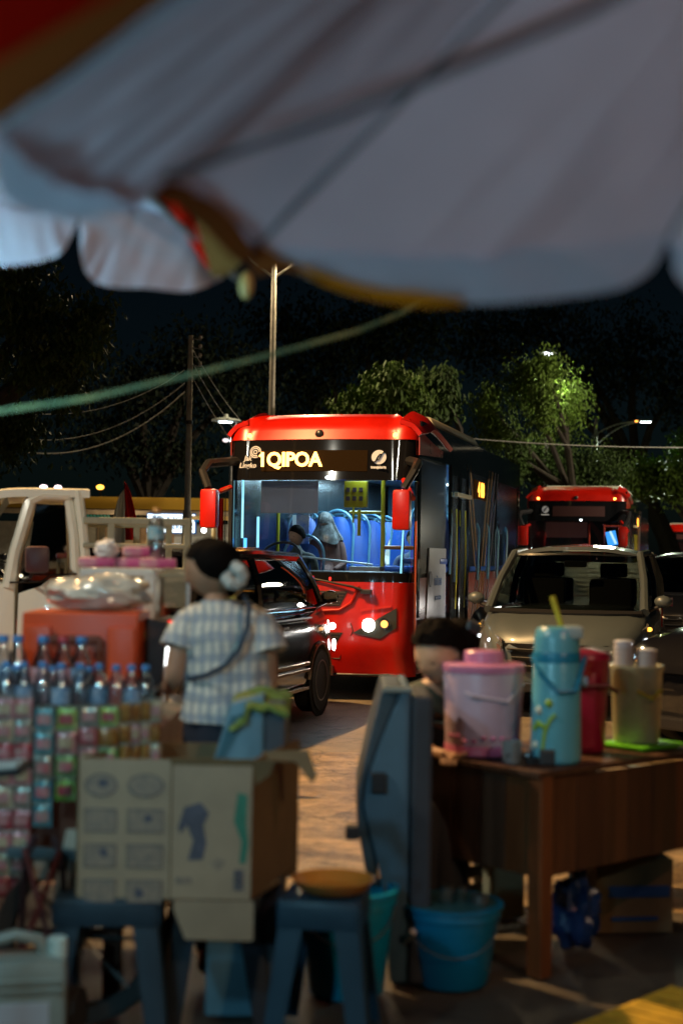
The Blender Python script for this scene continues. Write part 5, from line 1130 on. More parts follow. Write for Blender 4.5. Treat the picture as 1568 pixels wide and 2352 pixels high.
# ------------------------------------------------------------------ carton, stools, buckets
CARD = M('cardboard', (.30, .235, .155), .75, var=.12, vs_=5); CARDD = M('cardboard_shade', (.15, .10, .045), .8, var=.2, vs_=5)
INK = M('carton_ink', (.07, .075, .10), .7, var=.3, vs_=20); INKL = M('carton_ink_pale', (.17, .145, .12), .75, col2=(.26, .205, .145), vs_=45); GRN = M('carton_green', (.03, .17, .11), .7, var=.3)
def carton():
    Y = 4.5; s = F / Y; a = at(178, 2050, Y); b = at(580, 1748, Y); zb_ = .452; W = b.x - a.x; H = b.z - zb_
    t = thing('cardboard_box', 'open printed cardboard carton standing on the grey stool', 'box', (a.x, Y, zb_), R(0)); D = .42
    MB().box((W / 2, 0, H / 2), (W, .008, H)).build('front_panel', CARD, t)
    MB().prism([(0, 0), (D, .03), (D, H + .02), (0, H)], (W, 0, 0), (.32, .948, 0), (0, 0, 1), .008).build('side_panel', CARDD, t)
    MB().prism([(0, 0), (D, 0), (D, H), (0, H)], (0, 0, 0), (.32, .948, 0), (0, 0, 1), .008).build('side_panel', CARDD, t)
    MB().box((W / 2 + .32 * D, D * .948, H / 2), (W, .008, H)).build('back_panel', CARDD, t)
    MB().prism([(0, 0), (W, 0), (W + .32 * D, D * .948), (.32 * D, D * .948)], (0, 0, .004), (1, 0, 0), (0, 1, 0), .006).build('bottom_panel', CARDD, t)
    x = lambda px: (px - 178) / s; z = lambda py: (2058 - py) / s + .0
    # flaps: hanging front flap, folded lip at the top right, side flap sticking out
    MB().prism([(x(398), 0), (x(580), 0), (x(580), -.118), (x(575), -.124), (x(425), -.122), (x(398), -.03)], (0, -.012, -.004), (1, 0, 0), (0, -.10, 1), .006).build('flap', CARD, t)
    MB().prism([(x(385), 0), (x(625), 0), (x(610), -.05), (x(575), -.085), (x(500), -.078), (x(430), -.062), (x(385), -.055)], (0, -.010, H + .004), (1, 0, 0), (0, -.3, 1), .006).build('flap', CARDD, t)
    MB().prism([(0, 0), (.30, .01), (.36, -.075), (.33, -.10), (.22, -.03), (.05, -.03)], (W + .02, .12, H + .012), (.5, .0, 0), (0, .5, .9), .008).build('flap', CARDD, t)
    MB().tube([(x(388), -.006, 0), (x(388), -.006, H)], .002, 4).build('crease', CARDD, t)
    # pictogram print (flat ink sheets a hair proud)
    rg = random.Random(5)
    for r_ in range(4):
        for c_ in range(2):
            cx_ = x(228 if c_ == 0 else 330); cz_ = z(1802 + r_ * 80); w_ = .048 + .006 * c_; h_ = .034
            fr_ = MB().prism([(w_ * math.cos(q), h_ * math.sin(q) * 1.05) for q in [R(15 * k) for k in range(24)]] if (r_ == 0) else [(-w_, -h_), (w_, -h_), (w_, h_), (-w_, h_)], (cx_, -.0062, cz_), (1, 0, 0), (0, 0, 1), .001).build('printed_frame', INKL, t)
            MB().tube([(cx_ + 1.02 * w_ * (math.cos(q) if r_ == 0 else sx_), -.007, cz_ + 1.02 * h_ * (math.sin(q) if r_ == 0 else sz_)) for q, (sx_, sz_) in zip([R(90 * k + 45) for k in range(5)] if r_ else [R(15 * k) for k in range(25)], [(1, 1), (-1, 1), (-1, -1), (1, -1), (1, 1)] * 5)], .0016, 4).build('printed_outline', INK, t)
            dx_, dz_ = rg.uniform(-.02, .02), rg.uniform(-.012, .012)
            MB().prism([(dx_ + .016 * math.cos(q) * rg.uniform(.7, 1.2), dz_ + .012 * math.sin(q) * rg.uniform(.7, 1.4)) for q in [R(40 * k) for k in range(9)]], (cx_, -.0075, cz_), (1, 0, 0), (0, 0, 1), .001).build('printed_symbol', INK if (r_ + c_) % 2 == 0 or (r_, c_) == (1, 1) else INKL, t)
    MB().prism([(x(418), z(1850)), (x(455), z(1838)), (x(475), z(1862)), (x(462), z(1890)), (x(470), z(1930)), (x(462), z(1968)), (x(428), z(1970)), (x(440), z(1925)), (x(425), z(1890)), (x(410), z(1910)), (x(405), z(1895))], (0, -.0062, 0), (1, 0, 0), (0, 0, 1), .001).build('printed_figure', INK, t)
    MB().prism([(x(480), z(1975)), (x(500), z(1960)), (x(515), z(1972)), (x(498), z(1992))], (0, -.0062, 0), (1, 0, 0), (0, 0, 1), .001).build('printed_mark', INKL, t)
    MB().prism([(x(540), z(1815)), (x(562), z(1820)), (x(560), z(1885)), (x(566), z(1930)), (x(560), z(1975)), (x(546), z(1975)), (x(550), z(1925)), (x(532), z(1880))], (0, -.0062, 0), (1, 0, 0), (0, 0, 1), .001).build('printed_wave', GRN, t)
    for k in range(6): MB().box((x(545), -.0066, z(1992 + k * 8)), (.03, .001, .006 + .004 * (k % 2))).build('barcode_bar', INK, t)
    MB().box((x(420), -.0064, z(2015)), (.05, .001, .02)).build('printed_mark', INKL, t)
carton()
def stool(label, x, y, rz, mat, h=.45, top=.29, base=.36, group='plastic stools on the pavement'):
    t = thing('plastic_stool', label, 'stool', (x, y, 0), rz, group)
    MB().box((0, 0, h - .012), (top, top, .024)).build('seat', mat, t, bevel=.012, smooth=True)
    for k in range(4):
        a = R(90 * k); Mx = Matrix.Rotation(a, 3, 'Z')
        b = MB().box((0, -top / 2 + .004, h - .05), (top * .94, .014, .075)); b.v = [Mx @ v for v in b.v]; b.build('apron', mat, t, bevel=.004, smooth=True)
        a2 = R(90 * k + 45); d = Vector((math.cos(a2), math.sin(a2), 0)); p0 = d * (top * .5 * 1.25) + Vector((0, 0, h - .03)); p1 = d * (base * .5 * 1.36)
        sd = Vector((-d.y, d.x, 0)); w0, w1 = .055, .04
        def leg(u, v):
            c_ = p0.lerp(p1, v); w_ = w0 + (w1 - w0) * v; q = (u - .5) * 2
            return c_ + sd * q * w_ - d * abs(q) * w_ * .9
        MB().grid(leg, 6, 6, thick=.008).build('leg', mat, t, smooth=True, auto=60)
    return t
STG = M('stool_bluegrey', (.014, .034, .052), .45, var=.15, vs_=6)
stool('blue grey plastic stool carrying the cardboard carton', at(238, 2085, 4.5).x, 4.66, R(3), STG, top=.33, base=.40)
stool('dark blue plastic stool half hidden under the hanging carton flap', at(480, 2200, 4.7).x, 4.85, R(10), M('stool_navy', (.008, .015, .025), .5), h=.42)
stool('blue plastic stool with the painted amber sheen in front of the tub', at(745, 2052, 4.5).x, 4.62, R(-8), M('stool_blue', (.012, .040, .068), .4, var=.15, vs_=6), top=.26, base=.34)
a = at(765, 2048, 4.58)
obj('amber_sheen', 'shallow orange dish standing in for amber light reflected on the blue stool', 'tray', MB().lathe([(.0, 0), (.085, 0), (.11, .012), (.135, .045), (.131, .046), (.10, .012), (0, .006)], n=28, cap=False), M('sheen_amber', (.55, .20, .03), .25, spec=.8), smooth=True).location = (a.x, 4.62, .453)  # amber light reflected on the stool seat, put in as an orange dish
def bucket(label, c, r, h, mat, lid=False, handle=True):
    t = thing('plastic_bucket', label, 'bucket', c, group='blue plastic buckets on the ground')
    MB().lathe([(0, .004), (r * .72, 0), (r * .76, .01), (r * .95, h * .86), (r * 1.0, h * .86), (r * 1.0, h * .93), (r * .96, h), (r * .93, h), (r * .92, h * .9), (r * .73, .02), (0, .02)], n=32, cap=False).build('pail', mat, t, smooth=True)
    MB().lathe([(r * 1.0, h * .955), (r * 1.06, h * .965), (r * 1.06, h * 1.0), (r * .95, h * 1.01)], n=32, cap=False).build('rim', mat, t, smooth=True)
    if lid: MB().lathe([(0, h * .985), (r * .93, h * .985), (r * .94, h * 1.0), (0, h * 1.0)], n=28, cap=False).build('lid', M('lid_dark', (.02, .10, .12), .4), t, smooth=True)
    if handle:
        MB().tube([Vector((r * .97 * math.cos(q), -r * .95 * math.sin(q) * 1.0 - .02 * math.sin(q), h * .88 - .12 * math.sin(q))) for q in [math.pi * k / 16 for k in range(17)]], .0028, 6).build('handle', M('handle_dark', (.10, .12, .13), .4), t, smooth=True)
        MB().tube([(-r * .95, -.07, h * .55), (-r * .80, -.14, h * .74)], .012, 8).build('grip', M('handle_grey', (.35, .35, .33), .4), t, smooth=True)
    return t
BLUP = M('bucket_blue', (.0, .15, .30), .4, var=.1)
B1 = bucket('blue bucket with glasses on its lid left of the table leg', (at(1036, 2100, 5.22).x, 5.22, 0), .178, .285, BLUP, lid=True)
B2 = bucket('wide cyan tub behind the blue stool', (at(800, 2000, 5.0).x, 5.08, 0), .172, .365, M('tub_cyan', (.0, .24, .42), .35), handle=True)
GL = glass('drinking_glass', (.8, .85, .85), .15, .03)
for i, (dx, dy, r_, h_, m_, lb) in enumerate(((-.02, -.02, .028, .06, GL, 'small upturned glass at the middle of the bucket lid'), (.035, .02, .024, .05, GL, 'small upturned glass right of the first on the bucket lid'), (.10, -.03, .035, .03, M('saucer_dark', (.05, .06, .06), .3), 'dark saucer at the right of the bucket lid'))):
    b_ = obj('drinking_glass' if i < 2 else 'saucer', lb, 'glass' if i < 2 else 'saucer', MB().lathe([(r_, 0), (r_ * .85, h_), (0, h_ + .002)], n=16, cap=False), m_, smooth=True)
    b_.location = (B1.location.x + dx, B1.location.y + dy, .288)
# jerrycan
def jerry():
    c_ = at(40, 2250, 4.15); t = thing('jerrycan', 'white plastic jerrycan at the lower left corner', 'jerrycan', (c_.x, 4.2, 0), R(12)); W = M('jerry_white', (.20, .23, .20), .45, var=.08)
    H = at(40, 2165, 4.15).z - .0
    MB().box((0, 0, H * .44), (.26, .17, H * .88)).build('tank', W, t, bevel=.035, smooth=True)
    MB().tube([(-.10, 0, H * .86), (-.09, 0, H * .98), (-.02, 0, H * 1.02), (.05, 0, H * .98), (.06, 0, H * .86)], .018, 10).build('handle', W, t, smooth=True)
    MB().lathe([(.03, 0), (.03, .05), (.025, .055)], (.10, 0, H * .86), 16).build('cap', M('cap_pale', (.45, .55, .5), .4), t, smooth=True)
    MB().box((0, -.088, H * .45), (.16, .006, .12)).build('label_panel', M('label_grey', (.35, .37, .4), .6), t, bevel=.002)
    for k in range(2): MB().box((0, -.088, H * (.68 + k * .06)), (.24, .01, .012)).build('rib', W, t, bevel=.003)
jerry()
def fan():
    c_ = at(115, 2000, 4.55); t = thing('folded_cart', 'folded luggage trolley with pale straps beside the carton', 'trolley', (c_.x - .03, 4.6, 0), R(-10))
    D = M('trolley_dark', (.03, .015, .02), .4)
    for s in (-1, 1):
        MB().tube([(s * .09, .02, .08), (s * .06, 0, .55), (s * .03, 0, .62)], .011, 8).build('frame_bar', D, t, smooth=True)
        MB().tube([(s * .10, -.04, .12), (-s * .06, -.02, .58)], .009, 8).build('cross_bar', M('trolley_red', (.10, .02, .02), .4), t, smooth=True)
        wh = MB().lathe([(.02, -.02), (.07, -.02), (.075, 0), (.07, .02), (.02, .02)], (s * .11, 0, .08), 18, axis='X').build('wheel', RUBBER, t, smooth=True)
    MB().box((.0, .02, .56), (.26, .03, .035)).build('hinge_bar', M('trolley_teal', (.05, .09, .11), .4), t, bevel=.006)
    MB().prism([(0, 0), (.05, 0), (.085, .22), (.045, .22)], (.02, .02, .42), (1, 0, 0), (0, 0, 1), .01).build('panel', M('trolley_pale', (.5, .42, .33), .6), t)
    MB().box((-.02, .03, .52), (.05, .01, .09)).build('panel', M('trolley_pale', (.5, .42, .33), .6), t)
fan()
a = at(20, 1775, 4.1)
t = thing('knife_tray', 'dark edged metal tray poking in at the left edge', 'tray', (a.x - .08, 4.1, a.z)); MB().box((0, 0, 0), (.26, .16, .022), rot=Matrix.Rotation(R(-6), 3, 'Y')).build('tray', M('tray_dark', (.01, .01, .012), .4), t, bevel=.004)
MB().box((0, 0, .016), (.24, .14, .006), rot=Matrix.Rotation(R(-6), 3, 'Y')).build('sheet', M('tray_sheet', (.5, .5, .45), .5), t); MB().tube([(-.1, 0, 0), (-.1, .0, -a.z)], .012, 8).build('stand', BLACK, t)
# ------------------------------------------------------------------ plastic road barriers
BARR = M('barrier_blue', (.045, .10, .15), .55, var=.2, vs_=3); BARD = M('barrier_dark', (.025, .032, .045), .6, var=.2)
def barrier(label, px0, Y, z_top, wpx, rz, prof, hole=None, depth=.5):
    s = F / Y; c_ = at(px0, 1570, Y); t = thing('road_barrier', label, 'road barrier', (c_.x, Y, 0), rz, 'plastic road barriers between the stalls')
    MB().prism([((px - px0) / s, zz) for px, zz in prof], (0, 0, 0), (1, 0, 0), (0, 0, 1), depth).build('shell', BARR, t, bevel=.012, smooth=True)
    return t
def zc(py, Y): return EYE + (1276 - py) * Y / F
Yb = 5.15
bt = barrier('tall blue grey plastic road barrier left of the wooden table', 900, Yb, 1.06, 0, R(0), [(905, 0.01), (944, 0.01), (944, zc(1576, Yb)), (925, zc(1576, Yb)), (880, zc(1690, Yb)), (846, zc(1790, Yb)), (838, zc(1850, Yb)), (862, zc(1940, Yb)), (890, zc(2060, Yb))])
s_ = F / Yb
MB().prism([(((px - 900) / s_), zc(py, Yb)) for px, py in ((880, 1576), (925, 1576), (880, 1690), (846, 1790), (838, 1850), (862, 1940), (880, 2040), (850, 2020), (826, 1900), (824, 1820), (850, 1700))], (0, .02, 0), (1, 0, 0), (0, 0, 1), .46).build('bevelled_edge', M('barrier_edge', (.03, .055, .075), .55, var=.15), bt, bevel=.01)
MB().box(((912 - 900) / s_, -.004, zc(1583, Yb)), (.105, .03, .018)).build('cap_strip', M('barrier_cap', (.22, .26, .24), .5), bt, bevel=.004)
MB().box(((873 - 900) / s_, -.006, zc(1796, Yb)), (.055, .02, .075)).build('socket', M('socket_black', (.008, .01, .014), .6), bt, bevel=.006)
MB().box((.11, .18, .52), (.075, .40, 1.02)).build('connector', BARD, bt, bevel=.015)
MB().box(((815 - 900) / s_, .05, zc(1915, Yb)), (.05, .06, .05)).build('lug', BARD, bt, bevel=.01)
Yb2 = 4.75; s2 = F / Yb2
b2 = thing('road_barrier', 'light blue plastic barrier end behind the carton under a green cloth', 'road barrier', (at(600, 1620, Yb2).x, Yb2, 0), 0, 'plastic road barriers between the stalls')
MB().prism([((px - 600) / s2, zc(py, Yb2)) for px, py in ((490, 1760), (530, 1620), (606, 1600), (606, 1760), (606, 2400 - 40), (480, 2360))][:4] + [(.008, .01), (-.17, .01)], (0, 0, 0), (1, 0, 0), (0, 0, 1), .4).build('shell', M('barrier_light', (.10, .22, .29), .5, var=.2, vs_=3), b2, bevel=.012, smooth=True)
MB().prism([((px - 600) / s2, zc(py, Yb2)) for px, py in ((498, 1752), (532, 1650), (575, 1640), (520, 1740))], (0, -.004, 0), (1, 0, 0), (0, 0, 1), .006).build('recess', M('recess_teal', (.03, .11, .15), .5), b2)
MB().box((.045, .2, zc(1620, Yb2) / 2), (.07, .38, zc(1612, Yb2))).build('connector', M('barrier_grey', (.05, .06, .075), .6), b2, bevel=.012)
# green cloth
gm = M('cloth_green', (.17, .25, .05), .8, var=.35, vs_=12)
def cl(u, v):
    px = 528 + 136 * u; yy = (v - .5) * .30
    return Vector(((px - 600) / s2, .12 + yy, zc(1600 + 18 * (2 * u - 1) ** 2 + (30 if u < .25 else 0) * (v < .3) * 1.0, Yb2) + .018 * noise.noise(Vector((u * 5, v * 4, 2))) - .05 * max(0, .5 - v) * 1.4))
o = tag(MB().grid(cl, 22, 14, thick=.014).build('green_cloth', gm, None, smooth=True), 'yellow green cloth draped over the barrier behind the carton', 'cloth'); o.location = b2.location
# ------------------------------------------------------------------ wooden table, right foreground
TA = R(42); TC = Vector((.745, 5.25, 0)); ta = Vector((math.cos(TA), math.sin(TA), 0)); tb = Vector((-math.sin(TA), math.cos(TA), 0))
WOOD = M('table_wood', (.075, .027, .010), .45, var=.45, vs_=3, aniso=(6, 6, .5), spec=.6); WOODO = M('table_wood_orange', (.14, .045, .014), .45, var=.3, vs_=3, aniso=(6, 6, .5)); WOODD = M('table_wood_dark', (.060, .022, .009), .5, var=.3, vs_=3, aniso=(6, 6, .5)); WOODG = M('table_wood_grey', (.065, .028, .014), .5, var=.3, vs_=3, aniso=(6, 6, .5))
def table():
    t = thing('wooden_table', 'brown wooden table with deep plank apron holding the jugs', 'table', TC, TA)
    L, W, H = 1.05, .64, .75
    for k in range(4): MB().box((L / 2, W * (k + .5) / 4, H - .012), (L + .03, W / 4 - .004, .024)).build('plank', (WOODG, WOODD)[k % 2], t, bevel=.003)
    n = 6
    for k in range(n):
        MB().box((.05 + (L - .1) * (k + .5) / n, .018, H - .21), ((L - .1) / n - .003, .022, .355)).build('board', (WOOD, WOODD, WOOD, WOODD, WOOD, WOODO)[k], t, bevel=.003)
    for k in range(4):
        MB().box((.018, .05 + (W - .1) * (k + .5) / 4, H - .21), (.022, (W - .1) / 4 - .003, .355)).build('board', (WOODO, WOODG, WOODD, WOODD)[k], t, bevel=.003)
    for (lx, ly) in ((.03, .03), (L - .03, .03), (.03, W - .03), (L - .03, W - .03)):
        MB().box((lx, ly, (H - .024) / 2), (.065, .065, H - .024)).build('leg', WOODO if lx < .1 and ly < .1 else WOODD, t, bevel=.005)
    MB().box((L / 2, W - .03, H - .21), (L - .1, .02, .35)).build('back_board', WOODD, t)
table()
def on_table(a_, b_): p = TC + ta * a_ + tb * b_; return (p.x, p.y, .754)
LIL = M('jug_lilac', (.42, .33, .44), .35, var=.06, spec=.6); PNK = M('jug_pink', (.45, .12, .25), .35); RDP = M('pitcher_red', (.30, .012, .05), .3, var=.1, spec=.6)
def jug():
    t = thing('drink_jug', 'lilac and pink plastic water jug with stepped lid', 'jug', on_table(.16, .44), R(0))
    MB().lathe([(0, .0), (.13, .0), (.143, .012), (.148, .05), (.158, .33), (.154, .345), (.0, .345)], n=36, cap=False).build('jug_body', LIL, t, smooth=True, auto=60)
    MB().lathe([(.145, .004), (.151, .01), (.151, .04), (.148, .045)], n=36, cap=False).build('base_band', PNK, t, smooth=True)
    MB().lathe([(.161, .325), (.163, .33), (.163, .352), (.155, .358), (.08, .362), (.078, .40), (.07, .407), (0, .407)], n=36, cap=False).build('lid', M('jug_lidpink', (.50, .20, .36), .3), t, smooth=True, auto=40)
    MB().tube([Vector((-.155, -.02, .30)), Vector((-.06, -.155, .24)), Vector((.08, -.15, .22)), Vector((.15, -.05, .28))], .008, 8).build('handle', M('handle_lilac', (.5, .42, .5), .3), t, smooth=True)
    rg = random.Random(2)
    for k in range(9):
        a_ = R(-150 + 14 * k); MB().sphere((.152 * math.cos(a_), .152 * math.sin(a_), .07 + rg.uniform(-.006, .012)), (.012, .012, .008), 8, 6).build('printed_flower', PNK, t)
jug()
def flask():
    t = thing('pump_flask', 'tall sky blue vacuum flask with green flower print', 'flask', on_table(.22, .12), R(0))
    SB_ = M('flask_blue', (.10, .38, .50), .3, var=.05, spec=.7); DB = M('flask_darkblue', (.01, .19, .34), .35)
    MB().lathe([(0, .0), (.086, .0), (.093, .008), (.096, .02), (.090, .38), (.085, .395), (0, .395)], n=32, cap=False).build('flask_body', SB_, t, smooth=True, auto=60)
    MB().lathe([(.088, .37), (.090, .38), (.090, .415), (.088, .42)], n=32, cap=False).build('neck_ring', DB, t, smooth=True)
    MB().lathe([(.087, .418), (.086, .47), (.080, .50), (.068, .512), (0, .516)], n=32, cap=False).build('lid', SB_, t, smooth=True)
    MB().box((.055, -.03, .495), (.07, .09, .05)).build('spout', M('flask_grey', (.28, .38, .40), .4), t, bevel=.015, smooth=True)
    MB().tube([(-.092, -.0, .40), (-.075, -.08, .34), (-.01, -.108, .275), (.06, -.10, .28), (.105, -.01, .40)], .009, 8).build('handle', DB, t, smooth=True)
    MB().lathe([(0, -.012), (.02, -.01), (.02, .01)], (.10, -.03, .31), 12, axis='X').build('pivot', M('pivot_blue', (.2, .4, .6), .3), t)
    G_ = M('flower_green', (.22, .42, .05), .5); W_ = M('flower_pale', (.45, .55, .5), .5)
    def on(a_, z_, r_=.0945): a_ = R(a_); return Vector((r_ * math.cos(a_), r_ * math.sin(a_), z_))
    MB().tube([on(-130, .05), on(-125, .12), on(-112, .17), on(-100, .19)], .008, 6).build('printed_stem', G_, t, smooth=True)
    MB().tube([on(-155, .13), on(-142, .155), on(-125, .14)], .012, 6).build('printed_leaf', G_, t, smooth=True)
    for a_, z_ in ((-115, .23), (-140, .20), (-150, .07)):
        f_ = MB().sphere(on(a_, z_), (.016, .010, .016), 10, 8).build('printed_flower', G_ if a_ > -130 else W_, t, smooth=True)
    MB().box((-.045, -.088, .03), (.06, .02, .06)).build('base_notch', M('notch_dark', (.03, .04, .05), .4), t, bevel=.008)
flask()
def straw():
    p = on_table(.30, .20); t = thing('drinking_straw', 'yellow straw standing up behind the blue flask', 'straw', p)
    tip = at(1268, 1370, p[1]); bot = at(1292, 1450, p[1])
    d = (tip - bot).normalized(); MB().tube([Vector((tip.x, 0, tip.z)) - Vector((p[0], 0, p[2])), Vector((bot.x, 0, bot.z)) - Vector((p[0], 0, p[2])) , Vector((bot.x, 0, bot.z)) - Vector((p[0], 0, p[2])) - Vector((d.x, 0, d.z)) * .16], .011, 8).build('straw', M('straw_yellow', (.50, .45, .03), .4), t, smooth=True)
    c_ = thing('paper_cup', 'cream cup behind the blue flask holding the straw', 'cup', p)
    MB().lathe([(0, 0), (.045, 0), (.058, .44), (.054, .44), (.042, .01)], (.02, 0, 0), 20, cap=False).build('cup', M('cup_cream', (.45, .44, .36), .5), c_, smooth=True)
straw()
def pitcher():
    t = thing('pitcher', 'dark red plastic pitcher with side handle beside the flask', 'pitcher', on_table(.56, .26), R(0))
    MB().lathe([(0, 0), (.080, 0), (.086, .01), (.102, .36), (.106, .365), (.106, .385), (.10, .39), (.096, .38), (.08, .01)], n=32, cap=False).build('pitcher_body', RDP, t, smooth=True, auto=60)
    MB().lathe([(.104, .37), (.10, .395), (.05, .41), (0, .412)], n=28, cap=False).build('lid', M('pitcher_lid', (.16, .01, .035), .35), t, smooth=True)
    MB().tube([(-.10, -.03, .25), (-.02, -.118, .27), (.08, -.10, .27), (.13, -.03, .24)], .010, 8).build('handle', M('pitcher_handle', (.10, .005, .02), .4), t, smooth=True)
    MB().box((0, -.088, .17), (.07, .02, .30)).build('rib', RDP, t, bevel=.008, smooth=True)
pitcher()
def cups():
    p = on_table(.86, .22); t = thing('cup_holder', 'translucent yellowish plastic tub on a lime green tray', 'tub', (p[0], p[1], .772), R(0))
    CM = M('tub_cream', (.52, .50, .32), .3, trans=.0, alpha=.85, var=.15)
    MB().lathe([(0, 0), (.088, 0), (.094, .01), (.106, .30), (.112, .305), (.112, .32), (.103, .32), (.09, .01)], n=32, cap=False).build('tub', CM, t, smooth=True, auto=60)
    MB().tube([(-.02, -.108, .22), (.04, -.115, .19), (.09, -.06, .22)], .008, 8).build('handle', M('handle_yellow', (.42, .35, .03), .4), t, smooth=True)
    tr = obj('serving_tray', 'lime green plastic tray under the yellowish tub', 'tray', MB().box((0, 0, .008), (.30, .24, .016)), M('tray_lime', (.12, .50, .02), .35), bevel=.006, smooth=True); tr.location = (p[0] + .02, p[1], .755); tr.rotation_euler = (0, 0, TA)
    CW = M('cup_white', (.55, .55, .58), .4, alpha=.95)
    for (dx, hh, n_, lb) in ((-.055, .42, 8, 'taller left stack of white plastic cups in the tub'), (.04, .385, 6, 'shorter right stack of white plastic cups in the tub')):
        k_ = thing('cup_stack', lb, 'cup stack', (p[0] + dx, p[1], .772), group='stacks of plastic cups')
        for j in range(n_):
            z_ = hh - .115 - j * .022; MB().lathe([(.030, z_), (.040, z_ + .105), (.043, z_ + .107), (.042, z_ + .112)] + ([(.0, z_ + .002)][:0]), n=18, cap=False).build('cup', CW, k_, smooth=True)
        MB().lathe([(.0, hh - .002), (.032, hh), (.036, hh - .006)], n=18, cap=False).build('cup_base', CW, k_, smooth=True)
cups()
p = on_table(.06, .20)
t = thing('glass_mug', 'small grey blue metal mug at the table edge before the flask', 'mug', p); MB().lathe([(0, 0), (.034, 0), (.036, .006), (.038, .085), (.034, .085), (.032, .01), (0, .01)], n=20, cap=False).build('mug', M('mug_metal', (.25, .32, .36), .25, metal=.5), t, smooth=True)
MB().tube([(.036, 0, .07), (.062, 0, .06), (.062, 0, .03), (.036, 0, .02)], .005, 6).build('handle', M('mug_metal', (.25, .32, .36), .25, metal=.5), t, smooth=True)
p = on_table(.12, .14); t = thing('tea_strainer', 'dark round strainer with a shiny rim by the flask foot', 'strainer', p)
MB().lathe([(0, .0), (.03, .005), (.042, .03), (.045, .03), (.034, 0)], n=18, cap=False).build('bowl', M('strainer_dark', (.02, .025, .03), .3), t, smooth=True); MB().tube([(-.04, -.01, .03), (-.11, -.03, .035)], .005, 6).build('handle', M('strainer_dark', (.02, .025, .03), .3), t)
# under the table
def under():
    c_ = at(1442, 2190, 5.95); t = thing('cardboard_box', 'brown carton with blue band under the wooden table', 'box', (c_.x, 6.05, 0), R(8))
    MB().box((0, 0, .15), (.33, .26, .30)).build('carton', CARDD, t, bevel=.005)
    MB().box((.02, -.133, .17), (.26, .004, .045)).build('printed_band', M('band_blue', (.01, .06, .20), .6), t)
    MB().box((0, -.133, .06), (.2, .004, .015)).build('printed_band', M('band_blue', (.01, .06, .20), .6), t)
    MB().box((0, 0, .303), (.33, .05, .004)).build('tape', M('tape_brown', (.2, .14, .07), .3), t)
    c_ = at(1430, 1985, 6.5); t = thing('cardboard_box', 'pale carton standing behind under the right side of the table', 'box', (c_.x, 6.75, 0), R(-4))
    MB().box((0, 0, .28), (.36, .25, .56)).build('carton', CARD, t, bevel=.005); MB().box((0, 0, .562), (.36, .04, .003)).build('tape', M('tape_brown', (.2, .14, .07), .3), t)
    a = at(1322, 2100, 5.7); bag('plastic_bag', 'bright blue plastic bag beside the brown carton under the table', (a.x, 5.72, 0), .085, .09, .16, M('bag_blue', (.005, .03, .13), .3, spec=.8, bump=.6, bs=20), 4, .5)
    c_ = at(1150, 2075, 6.1); t = thing('storage_box', 'cream storage box in the dark beneath the table end', 'box', (c_.x, 6.2, 0), R(15))
    MB().box((0, 0, .16), (.16, .2, .31)).build('tub', M('box_cream2', (.35, .32, .20), .6), t, bevel=.01); MB().box((0, 0, .318), (.17, .21, .012)).build('lid', M('lid_cream', (.25, .22, .15), .6), t, bevel=.004)
    c_ = at(1060, 2060, 6.2); t = thing('plastic_crate', 'dark plastic crate behind the blue bucket', 'crate', (c_.x - .02, 6.3, 0), R(10))
    DK = M('crate_dark', (.03, .022, .018), .6)
    for k in range(5):
        for s in (-1, 1): MB().box((0, s * .15, .04 + k * .075), (.42, .015, .045)).build('slat', DK, t, bevel=.004)
        for s in (-1, 1): MB().box((s * .21, 0, .04 + k * .075), (.015, .3, .045)).build('slat', DK, t, bevel=.004)
    for sx_ in (-1, 1):
        for sy_ in (-1, 1): MB().box((sx_ * .2, sy_ * .14, .19), (.03, .03, .37)).build('corner_post', DK, t, bevel=.004)
    MB().box((0, 0, .02), (.4, .29, .015)).build('base', DK, t)
    for k in range(2):
        c_ = at(1085 + 60 * k, 1990, 6.0)
        o = obj('lime_fruit', ('left', 'right')[k] + ' one of two pale round fruits on the dark crate', 'fruit', MB().sphere((0, 0, .03), (.03, .03, .028)), M('fruit_pale', (.4, .38, .2), .5), group='fruit on the crate', smooth=True); o.location = (c_.x - .02, 6.3, .385)
    MB().box((0, 0, .38), (.4, .29, .012)).build('lid', DK, t)
under()
